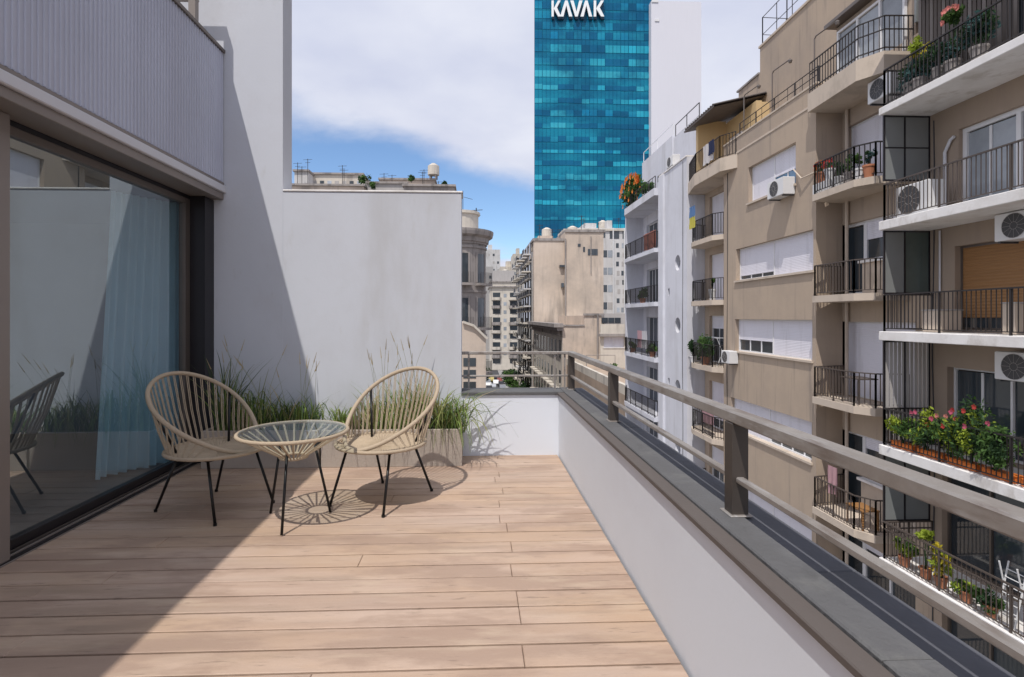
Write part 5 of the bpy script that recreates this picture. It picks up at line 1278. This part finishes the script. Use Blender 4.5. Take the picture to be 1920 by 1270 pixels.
for i, (y, m_, lab) in enumerate(((Y21+2.9, CLOTHP, 'red garment hung on the third balcony of the pale blue building'), (Y21+2.0, CLOTHW, 'white sheet hung on the third balcony of the pale blue building'))):
    cloth('hanging_cloth', FX-.42, y-.45, y+.45, zs2[3]+.45, zs2[3]+1.5, m_, lab, seed=i+8)
cloth('hanging_cloth', FX-.3, Y21+.3, Y21+2.6, zs2[1]+.1, zs2[1]+1.1, mat('rust_cloth', (.38, .13, .09), .9), 'rust red cloth along the near part of the first balcony of the pale blue building', seed=12)

# ================================================================== STREET LIFE
def make_car(loc, rz, m_, label):
    t = thing('parked_car', loc, label, 'car', 'cars on the far street', rz)
    prof = [(-2.1, .35), (-2.1, .85), (-1.9, .98), (-1.45, 1.02), (-.95, 1.42), (.75, 1.45), (1.35, 1.0), (2.0, .88), (2.15, .6), (2.12, .35)]
    b = MB(); b.prism([(y, z) for y, z in prof], -.85, .85, 'x'); b.build('body', m_, t, local=True)
    g_ = MB(); g_.prism([(-1.38, 1.04), (-.92, 1.37), (.70, 1.39), (1.2, 1.03)], -.86, .86, 'x'); g_.build('window', PANE, t, local=True)
    for sx in (-1, 1):
        for y in (-1.3, 1.3):
            w_ = MB(); pr = [(.33*math.cos(a*math.pi/8)+y, .33+.33*math.sin(a*math.pi/8)) for a in range(16)]
            w_.prism(pr, sx*.70, sx*.90, 'x'); w_.build('wheel', BLACKF, t, local=True)
    return t
CARC = [mat('car_white', (.7, .7, .7), .3, .03), mat('car_grey', (.25, .26, .28), .3, .05, metal=.4), mat('car_black', (.02, .02, .025), .25, .05), mat('car_red', (.20, .05, .04), .3, .05), mat('car_silver', (.5, .51, .53), .3, .04, metal=.5), mat('car_taxi', (.40, .33, .12), .35, .05)]
cn_ = ['white', 'grey', 'black', 'red', 'silver', 'yellow']
for i, (x, y, c) in enumerate(((3.9, 156, 2), (3.9, 163, 0), (5.2, 160, 4), (7.9, 158, 1), (7.9, 166, 2), (6.4, 170, 0), (3.9, 172, 1), (5.2, 178, 5), (7.9, 176, 3), (6.4, 184, 2), (3.9, 190, 4))):
    side = 'at the left kerb' if x < 4.5 else 'at the right kerb' if x > 7 else 'driving mid street'
    order = ['nearest', 'nearest', 'nearest', 'nearest', 'second', 'nearest', 'third', 'farther', 'farthest', 'farthest', 'farthest'][i]
    make_car((x, y, ZS-.1), 0 if x < 6 else math.pi, CARC[c], '%s %s car %s of the street far below' % (order, cn_[c], side))
def street_tree(x, y, h, seed, label):
    t = thing('street_tree', (x, y, ZS), label, 'tree', 'trees along the far street'); rg = random.Random(seed)
    m = MB().tube([(x, y, ZS), (x+.1, y, ZS+h*.35), (x+.2, y+.1, ZS+h*.6)], .22, 7, r2=.1)
    for k in range(5):
        a = k*1.3; m.tube([(x+.1, y, ZS+h*.4), (x+math.cos(a)*h*.22, y+math.sin(a)*h*.22, ZS+h*.75)], .09, 5, r2=.03)
    m.build('trunk', STONE, t)
    q = MB(); leaf_mesh(q, (x, y, ZS+h*.72), (h*.34, h*.34, h*.32), 900, .42, seed); q.build('crown', LEAF[0], t, stuff=True)
    q = MB(); leaf_mesh(q, (x, y, ZS+h*.70), (h*.32, h*.32, h*.30), 700, .42, seed+50); q.build('crown', LEAF[2], t, stuff=True)
for i, (x, y, h, lab) in enumerate(((9.3, 98, 9.5, 'street tree nearest the cornice building, dark crown low behind the railing'), (9.4, 110, 8.5, 'second street tree on the right pavement beyond the cornice building'), (9.4, 124, 9, 'third street tree on the right pavement beyond the cornice building'), (9.3, 140, 8, 'farthest street tree on the right pavement'), (2.1, 150, 7.5, 'street tree on the left pavement far below'))):
    street_tree(x, y, h, 200+i, lab)

# ------------------------------------------------------------------ loose blades spilling over the planter fronts
def spill(cx, n, seed, label, reach=.42, rise=.30):
    rg = random.Random(seed); t = thing('spilling_grass', (cx, 4.95, .29), label, 'ornamental grass', 'long blades spilling over the planter edges')
    for gm, cnt in ((G_, .5), (O_, .3), (D_, .2)):
        mb = MB()
        for k in range(int(n*cnt)):
            bx = cx+rg.uniform(-.12, .12); by = 4.95+rg.uniform(-.06, .1); az = rg.uniform(-2.9, .25) if rg.random() < .8 else rg.random()*6.28
            L_ = reach*rg.uniform(.5, 1.15); H = rise*rg.uniform(.5, 1.3); w0 = rg.uniform(.0035, .0075); last = None
            for q in range(9):
                f = q/8; x = bx+math.cos(az)*L_*f; y = by+math.sin(az)*L_*f*.8; z = .285+H*4*f*(1-f)*(.75)+H*.3*f-(.36*H+.06)*f**2.4
                y = min(y, 5.19); w_ = w0*(1-f**2)+.0005; sx_, sy_ = -math.sin(az)*w_, math.cos(az)*w_
                cur = ((x-sx_, min(y-sy_, 5.195), max(z, .01)), (x+sx_, min(y+sy_, 5.195), max(z, .01)+.002))
                if last: mb.quad(last[0], last[1], cur[1], cur[0])
                last = cur
        mb.build('blades', gm, t, stuff=True)
spill(-.22, 60, 301, 'long green blades arching out over the right end of the right planter', .48, .34)
spill(-.50, 34, 302, 'arching blades over the front of the right planter beside its open end', .30, .34)
spill(-.80, 34, 303, 'arching blades over the right planter behind the sunlit chair', .28, .32)
spill(-1.15, 34, 304, 'arching blades over the left end of the right planter, behind the table', .28, .26)
spill(-1.62, 36, 305, 'arching blades over the right end of the shaded planter', .30, .30)
spill(-2.05, 36, 306, 'arching blades over the shaded planter behind the left chair', .30, .40)

# ------------------------------------------------------------------ roof clutter on the far buildings
def tank(x, y, z, r, h, label):
    t = thing('water_tank', (x, y, z), label, 'water tank', 'water tanks on far roofs')
    MB().lathe([(0, .5), (r, .5), (r*1.02, h*.5), (r, h), (r*.3, h+.35), (0, h+.35)], (x, y, z), 14).build('tank', CREAM, t)
    for k in range(4):
        a = k*math.pi/2+.6; MB().box(x+math.cos(a)*r*.7-.08, x+math.cos(a)*r*.7+.08, y+math.sin(a)*r*.7-.08, y+math.sin(a)*r*.7+.08, z, z+.55).build('leg', STONE, t)
tank(xy(1025, TY+4), TY+4, zA+.45, .9, 2.2, 'round tank on the lower left roof of the tan party wall building')
tank(xy(1075, TY+12), TY+13, zB+.75, 1.0, 2.6, 'round tank on the higher roof of the tan party wall building')
tank(xy(1130, W2+4), W2+4, zt2, .9, 2.0, 'round tank on the pale grey apartment block with small windows')
tank(xy(950, CY+4), CY+14, zt8+.6, 1.4, 5.6, 'round tank on the cream block closing the view')
tank(-5.2, 66, zy(640, 330, 66)-.3, .7, 1.6, 'round tank among the rooftops over the low white wall')
rg = random.Random(77)
CL = ['left of the round tank on the tan building', 'right of the round tank on the tan building', 'on the step of the tan party wall roof', 'on the high roof of the tan building', 'at the right end of the tan building roof', 'on the pale grey block, left end', 'on the pale grey block, right end', 'on the rounded corner building']
for k, (px_, Y, zb_) in enumerate(((1012, TY+2, zA+.45), (1036, TY+2, zA+.45), (1050, TY+1, zA+.45), (1090, TY+1, zB+.75), (1122, TY+1, zB+.75), (1095, W2+1, zt2), (1160, W2+1, zt2), (893, CYc+1, zt9+.5))):
    x = xy(px_, Y); h = rg.uniform(1.4, 3.2)
    t = thing('roof_antenna', (x, Y, zb_), 'antenna mast '+CL[k], 'antenna', 'antenna masts on far roofs')
    MB().tube([(x, Y, zb_), (x, Y, zb_+h)], .05, 5).build('mast', IRON, t)
    MB().tube([(x-.6, Y, zb_+h*.9), (x+.6, Y, zb_+h*.93)], .03, 4).tube([(x-.4, Y, zb_+h*.7), (x+.4, Y, zb_+h*.72)], .03, 4).tube([(x, Y-.6, zb_+h*.8), (x, Y+.6, zb_+h*.8)], .03, 4).build('crossbar', IRON, t)
# cables down the facades
for i, (x, y, z0_, z1_, lab) in enumerate(((FX-.015, YC-.35, -14, 8.5, 'thin grey cable running down the beige facade at its far edge'), (FX-.165, Y20+.5, -14, 9.2, 'thin dark cable running down the pale blue pier beside the beige building'), (WX-.015, 12.72, -8, 6.2, 'thin cable on the brown wall of the right building beside the screens'))):
    pts = [(x-.01*math.sin(j*1.7), y+.03*math.sin(j*.9), z0_+(z1_-z0_)*j/14) for j in range(15)]
    tag(MB().tube(pts, .014, 5).build('cable', ACG), lab, 'cable')
